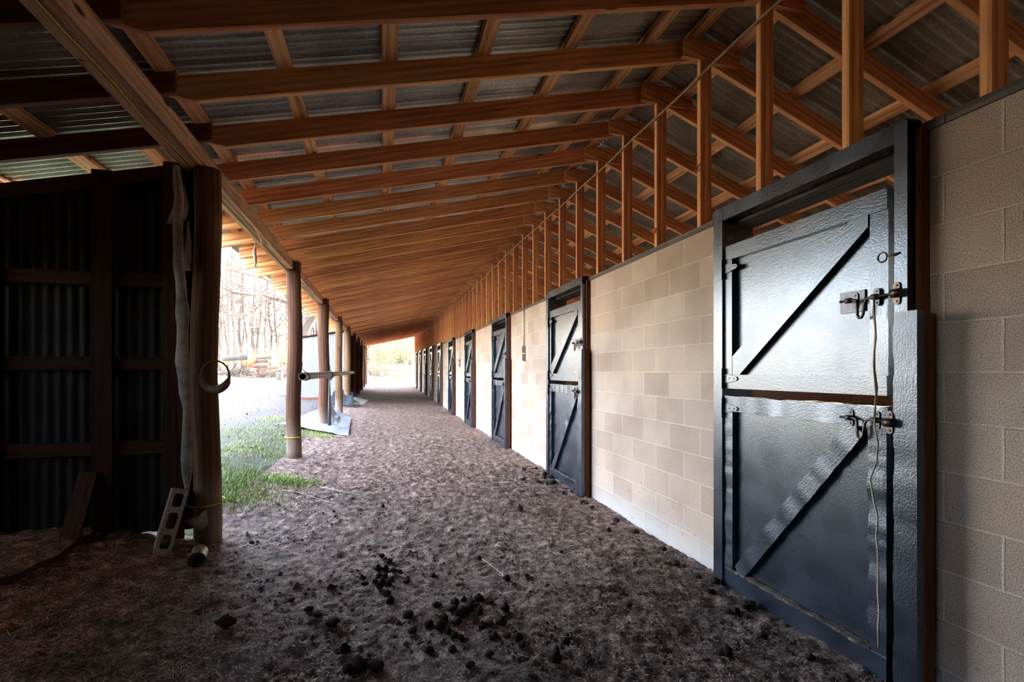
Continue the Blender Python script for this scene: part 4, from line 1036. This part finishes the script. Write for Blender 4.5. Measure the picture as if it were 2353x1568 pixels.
bs = [(855, 52, 2.0, 0), (873, 50, 1.7, 0), (897, 55, 2.3, 0), (862, 47, .8, 1), (880, 47, .7, 1), (915, 60, 2.2, 0), (938, 58, 2.4, 0), (515, 44, 1.0, 0), (655, 46, 1.3, 0), (600, 48, 1.2, 1), (560, 47, 1.0, 1), (640, 47, 1.2, 0), (540, 49, 1.1, 1), (720, 50, 1.4, 0), (745, 48, 1.3, 0)]
fu = [False, False]
for i, (px_, d, s_, k) in enumerate(bs):
    p = ptg(px_, d); pr = (bA, bB)[k]; fe = px_ > 800
    lab = ('yellow-green bush' if k == 0 else 'low orange bush') + (' beyond the far end of the aisle' if fe else ' at the edge of the woods past the yard')
    g = lab
    if not fu[k]: fu[k] = True; pr.location = p; pr.scale = (s_,) * 3; tag(pr, lab, 'bush', g)
    else: copy_tree(pr, p, R.uniform(0, 6.28), s_, lab, 'bush', g)

# ---------------------------------------------------------------- grass, straw, dung, leaves
def blades(name, spots_, m, lab, hmin, hmax, wd):
    mb = MB()
    for x, y in spots_:
        z = ground_z(x, y) - .004; a = R.uniform(0, 6.283); hh = R.uniform(hmin, hmax); dx, dy = math.cos(a), math.sin(a); ln = R.uniform(.2, .9) * hh
        b = Vector((x, y, z)); s_ = Vector((-dy, dx, 0)) * wd
        b0 = len(mb.v); m1 = b + Vector((dx * ln * .35, dy * ln * .35, hh * .6)); t = b + Vector((dx * ln, dy * ln, hh * .85))
        mb.v += [tuple(b - s_), tuple(b + s_), tuple(m1 + s_ * .7), tuple(m1 - s_ * .7), tuple(t)]
        mb.face((b0, b0 + 1, b0 + 2, b0 + 3), [(0, 0)] * 4, True); mb.face((b0 + 3, b0 + 2, b0 + 4), [(0, 0)] * 3, True)
    return tag(mb.build(name, m), lab, 'grass', None, 'stuff')
sp_ = []
def patch(px0, py0, n, rx, ry):
    c = at(px0, py0)
    for _ in range(n):
        x, y = c.x + R.gauss(0, rx), c.y + R.gauss(0, ry)
        if y > 4.02 or x > -1.3: sp_.append((x, y))
for _ in range(15000):
    x = -1.35 - abs(R.gauss(0, 1.5)); y = R.uniform(4.1, 13)
    if nz(x, y, 1.1, 2.0) + nz(x, y, 3.3, 4.0) * .5 - .07 * (y - 6.5) + (.15 if x < -1.6 else -.15) > -.08: sp_.append((x, y))
patch(560, 1110, 2200, .28, .35); patch(540, 1150, 1500, .2, .25)
for a, b_, n, rx, ry in ((680, 1112, 900, .12, .07), (720, 998, 700, .14, .28), (745, 1008, 300, .1, .15), (705, 975, 400, .12, .3), (640, 1103, 700, .12, .08), (815, 928, 260, .12, .35), (830, 925, 160, .08, .3), (600, 1040, 900, .25, .4), (725, 965, 260, .1, .3)): patch(a, b_, n, rx, ry)
blades('grass', sp_, M['grass'], 'short green grass growing along the edge of the dirt floor', .018, .058, .0026)
blades('dry_grass', [(-1.4 - abs(R.gauss(0, 2.4)), R.uniform(4.1, 20)) for _ in range(9000)], M['drygrass'], 'pale dry grass over the shaded yard', .015, .05, .002)
mb = MB()
def straws(n, xr, yr, l0, l1, wdt):
    for _ in range(n):
        x, y = R.uniform(*xr), R.uniform(*yr)
        if x < -1.15 and y > 3.8: continue
        a = R.uniform(0, 6.283); L = R.uniform(l0, l1); d = Vector((math.cos(a), math.sin(a), R.uniform(-.12, .2))) * L; s_ = Vector((-math.sin(a), math.cos(a), 0)) * R.uniform(.5, 1) * wdt
        p = Vector((x, y, ground_z(x, y) + .006)); mb.quad(p - s_, p + s_, p + d + s_, p + d - s_)
straws(9000, (-3.2, -.7), (1.0, 3.9), .015, .06, .0012); straws(15000, (-.9, 2.14), (1.0, 5.0), .006, .028, .0013); straws(7000, (-1.1, 2.1), (5.5, 14), .015, .05, .0018)
tag(mb.build('loose_straw', M['straw']), 'loose straw and shavings scattered over the dirt floor', 'straw', None, 'stuff')
# dead leaves on the yard
mb = MB()
for _ in range(700):
    x = -1.4 - abs(R.gauss(0, 2.5)); y = R.uniform(4.2, 20); p = Vector((x, y, ground_z(x, y) + .010)); s_ = R.uniform(.012, .03)
    a, b = Vector((R.gauss(0, 1), R.gauss(0, 1), R.gauss(0, .3))).normalized() * s_, Vector((R.gauss(0, 1), R.gauss(0, 1), R.gauss(0, .3))).normalized() * s_
    mb.quad(p - a, p + b, p + a, p - b)
tag(mb.build('fallen_leaves', M['leaf_dead']), 'brown fallen leaves dotted over the shaded yard', 'leaves', None, 'stuff')
# droppings
def clod_mesh(seed, flat=.78, spike=0.0):
    import bmesh
    bm = bmesh.new(); bmesh.ops.create_icosphere(bm, subdivisions=3, radius=1.0)
    for v in bm.verts:
        c = v.co; k = 1 + .30 * noise.noise(c * 1.3 + Vector((seed, 0, 0))) + .26 * noise.noise(c * 3.5 + Vector((0, seed, 0))) + .14 * noise.noise(c * 8 + Vector((0, 0, seed)))
        v.co = Vector((c.x * k, c.y * k, c.z * k * flat + (spike * max(0, c.z) ** 3)))
    me = bpy.data.meshes.new('dung_clod'); bm.to_mesh(me); bm.free(); me.materials.append(M['dung'])
    me.polygons.foreach_set('use_smooth', [True] * len(me.polygons)); return me
CL = [clod_mesh(s * 7.3, f, sp) for s, f, sp in ((1, .8, 0), (2, .7, 0), (3, .9, .3), (4, .6, 0), (5, .75, .8))]
GD = {'a': ('small dark dung ball in the tight heap in the middle of the floor', 'dung in the small heap'),
      'b': ('dark dung ball in the wide heap with dead leaves on the floor', 'dung in the wide heap'),
      'c': ('dark lump of dung lying alone on the dirt floor', 'single dung lumps'),
      'd': ('dark dung crumbled along the foot of the block wall', 'dung along the block wall')}
def clod(px_, py_, r, g, k=None):
    p = at(px_, py_); o = obj('dung_clod', R.choice(CL) if k is None else CL[k], (p.x, p.y, p.z + r * .45))
    o.rotation_euler = (R.uniform(-.3, .3), R.uniform(-.3, .3), R.uniform(0, 6.28)); r *= .8; o.scale = (r * R.uniform(.9, 1.25), r, r * R.uniform(.85, 1.1))
    tag(o, GD[g][0], 'dung', GD[g][1])
for a, b_ in ((877, 1283), (884, 1290), (894, 1296), (868, 1312), (885, 1312), (917, 1317), (870, 1330), (884, 1332), (900, 1338), (862, 1346), (878, 1348), (838, 1347), (893, 1350), (934, 1343), (872, 1362), (890, 1372), (897, 1388), (832, 1335), (905, 1326), (880, 1322)): clod(a, b_, R.uniform(.020, .028), 'a')
for a, b_ in ((1065, 1385), (1082, 1396), (1100, 1386), (1128, 1392), (1045, 1400), (1040, 1415), (1060, 1418), (1080, 1408), (1095, 1402), (1020, 1432), (1050, 1438), (985, 1442), (1012, 1450), (1075, 1415), (1100, 1418), (1152, 1445), (1030, 1462), (1045, 1475), (1060, 1480), (1125, 1448), (1135, 1478), (1165, 1475), (1190, 1488), (1110, 1452), (1005, 1400), (1160, 1415)): clod(a, b_, R.uniform(.020, .034), 'b')
for a, b_, r, k in ((1100, 1284, .026, 0), (1196, 1176, .03, 4), (1164, 1345, .028, 0), (937, 1425, .035, 1), (948, 1462, .026, 3), (995, 1330, .024, 3), (760, 1360, .024, 2), (765, 1440, .04, 1), (710, 1415, .03, 1), (730, 1425, .03, 3), (792, 1500, .03, 4), (825, 1540, .045, 2), (865, 1545, .04, 1), (800, 1545, .03, 0), (1275, 1530, .035, 4), (1665, 1500, .045, 1), (520, 1450, .05, 3), (985, 1505, .024, 2), (1040, 1505, .024, 0), (1125, 1520, .026, 3), (1300, 1485, .024, 0), (578, 1250, .02, 0), (880, 1165, .02, 4), (1080, 1545, .03, 3), (850, 1260, .016, 0), (1210, 1330, .02, 3), (1430, 1375, .026, 3), (1445, 1400, .022, 1), (670, 1388, .02, 1), (1290, 1275, .02, 1), (1200, 1500, .022, 1)): clod(a, b_, r, 'c', k)
for _ in range(46):
    t = R.uniform(0, 1) ** .8; y = 1.4 + 5.6 * t; x = WALL - .12 - abs(R.gauss(0, .16)); r = R.uniform(.014, .034)
    o = obj('dung_clod', R.choice(CL), (x, y, ground_z(x, y) + r * .4)); o.scale = (r * 1.3, r, r * .8); o.rotation_euler = (0, 0, R.uniform(0, 6.28)); tag(o, GD['d'][0], 'dung', GD['d'][1])
mb = MB()
def crumb(x, y, r):
    z = ground_z(x, y) + r * .3; b0 = len(mb.v); a = R.uniform(0, 6.28)
    for q in range(5): mb.v.append((x + r * math.cos(a + q * 1.257) * R.uniform(.7, 1.3), y + r * math.sin(a + q * 1.257) * R.uniform(.7, 1.3), z + R.uniform(-.3, .3) * r))
    mb.v.append((x + R.uniform(-.3, .3) * r, y, z + r * R.uniform(.5, .9)))
    for q in range(5): mb.face((b0 + q, b0 + (q + 1) % 5, b0 + 5), [(0, 0)] * 3)
for _ in range(9000):
    y = 1.0 + 6 * R.random() ** 1.3; x = R.uniform(-2.2, 2.1)
    if nz(x, y, 2.2, 31.0) + (.35 if x > 1.2 else 0) < -.05 or (y > 3.7 and x < -1.0): continue
    crumb(x, y, R.choice([.004, .005, .006, .008, .011, .015]) * R.uniform(.7, 1.2))
tag(mb.build('crumbled_dung', M['dung']), 'crumbled dark dung and dirt crumbs over the floor', 'dirt', None, 'stuff')
# dead vine on the floor and dry stalks
def vine(path, lab, r=.003, side=3):
    mb = MB(); pts = []
    for px_, py_ in path:
        q = at(px_, py_); pts.append(Vector((q.x, q.y, q.z + .012)))
    mb.tube(pts, r, 5)
    for i in range(1, len(pts)):
        for _ in range(side): mb.tube([pts[i], pts[i] + Vector((R.gauss(0, .035), R.gauss(0, .05), R.uniform(.002, .02)))], r * .6, 4)
    return tag(mb.build('dead_vine', M['twig']), lab, 'vine')
vine([(1108, 1292), (1125, 1298), (1140, 1312), (1152, 1325), (1158, 1335), (1172, 1352)], 'pale forked dead vine lying in the middle of the floor')
vine([(640, 1128), (680, 1132), (720, 1146), (760, 1158), (800, 1172)], 'long pale dead stalk lying by the grass edge', .003, 2)
vine([(735, 1122), (790, 1136), (830, 1143), (875, 1150)], 'second pale dead stalk lying further into the aisle', .003, 2)
for i, (px_, py_) in enumerate(((1085, 1440), (1092, 1450), (1165, 1440), (1062, 1470))):
    p = at(px_, py_); mb = MB(); a = R.uniform(0, 6.28); n = 4
    for q in range(n):
        t = q / n; b0 = p + Vector((math.cos(a + q), math.sin(a + q), 0)) * .012
        mb.quad(b0 + Vector((0, 0, .02)), b0 + Vector((.018, .0, .03)), b0 + Vector((.026, .015, .05)), b0 + Vector((.0, .015, .035)))
    tag(mb.build('dead_leaf', M['leaf_dead']), 'curled red-brown dead leaf in the wide dung heap', 'leaf', 'curled leaves in the wide dung heap')
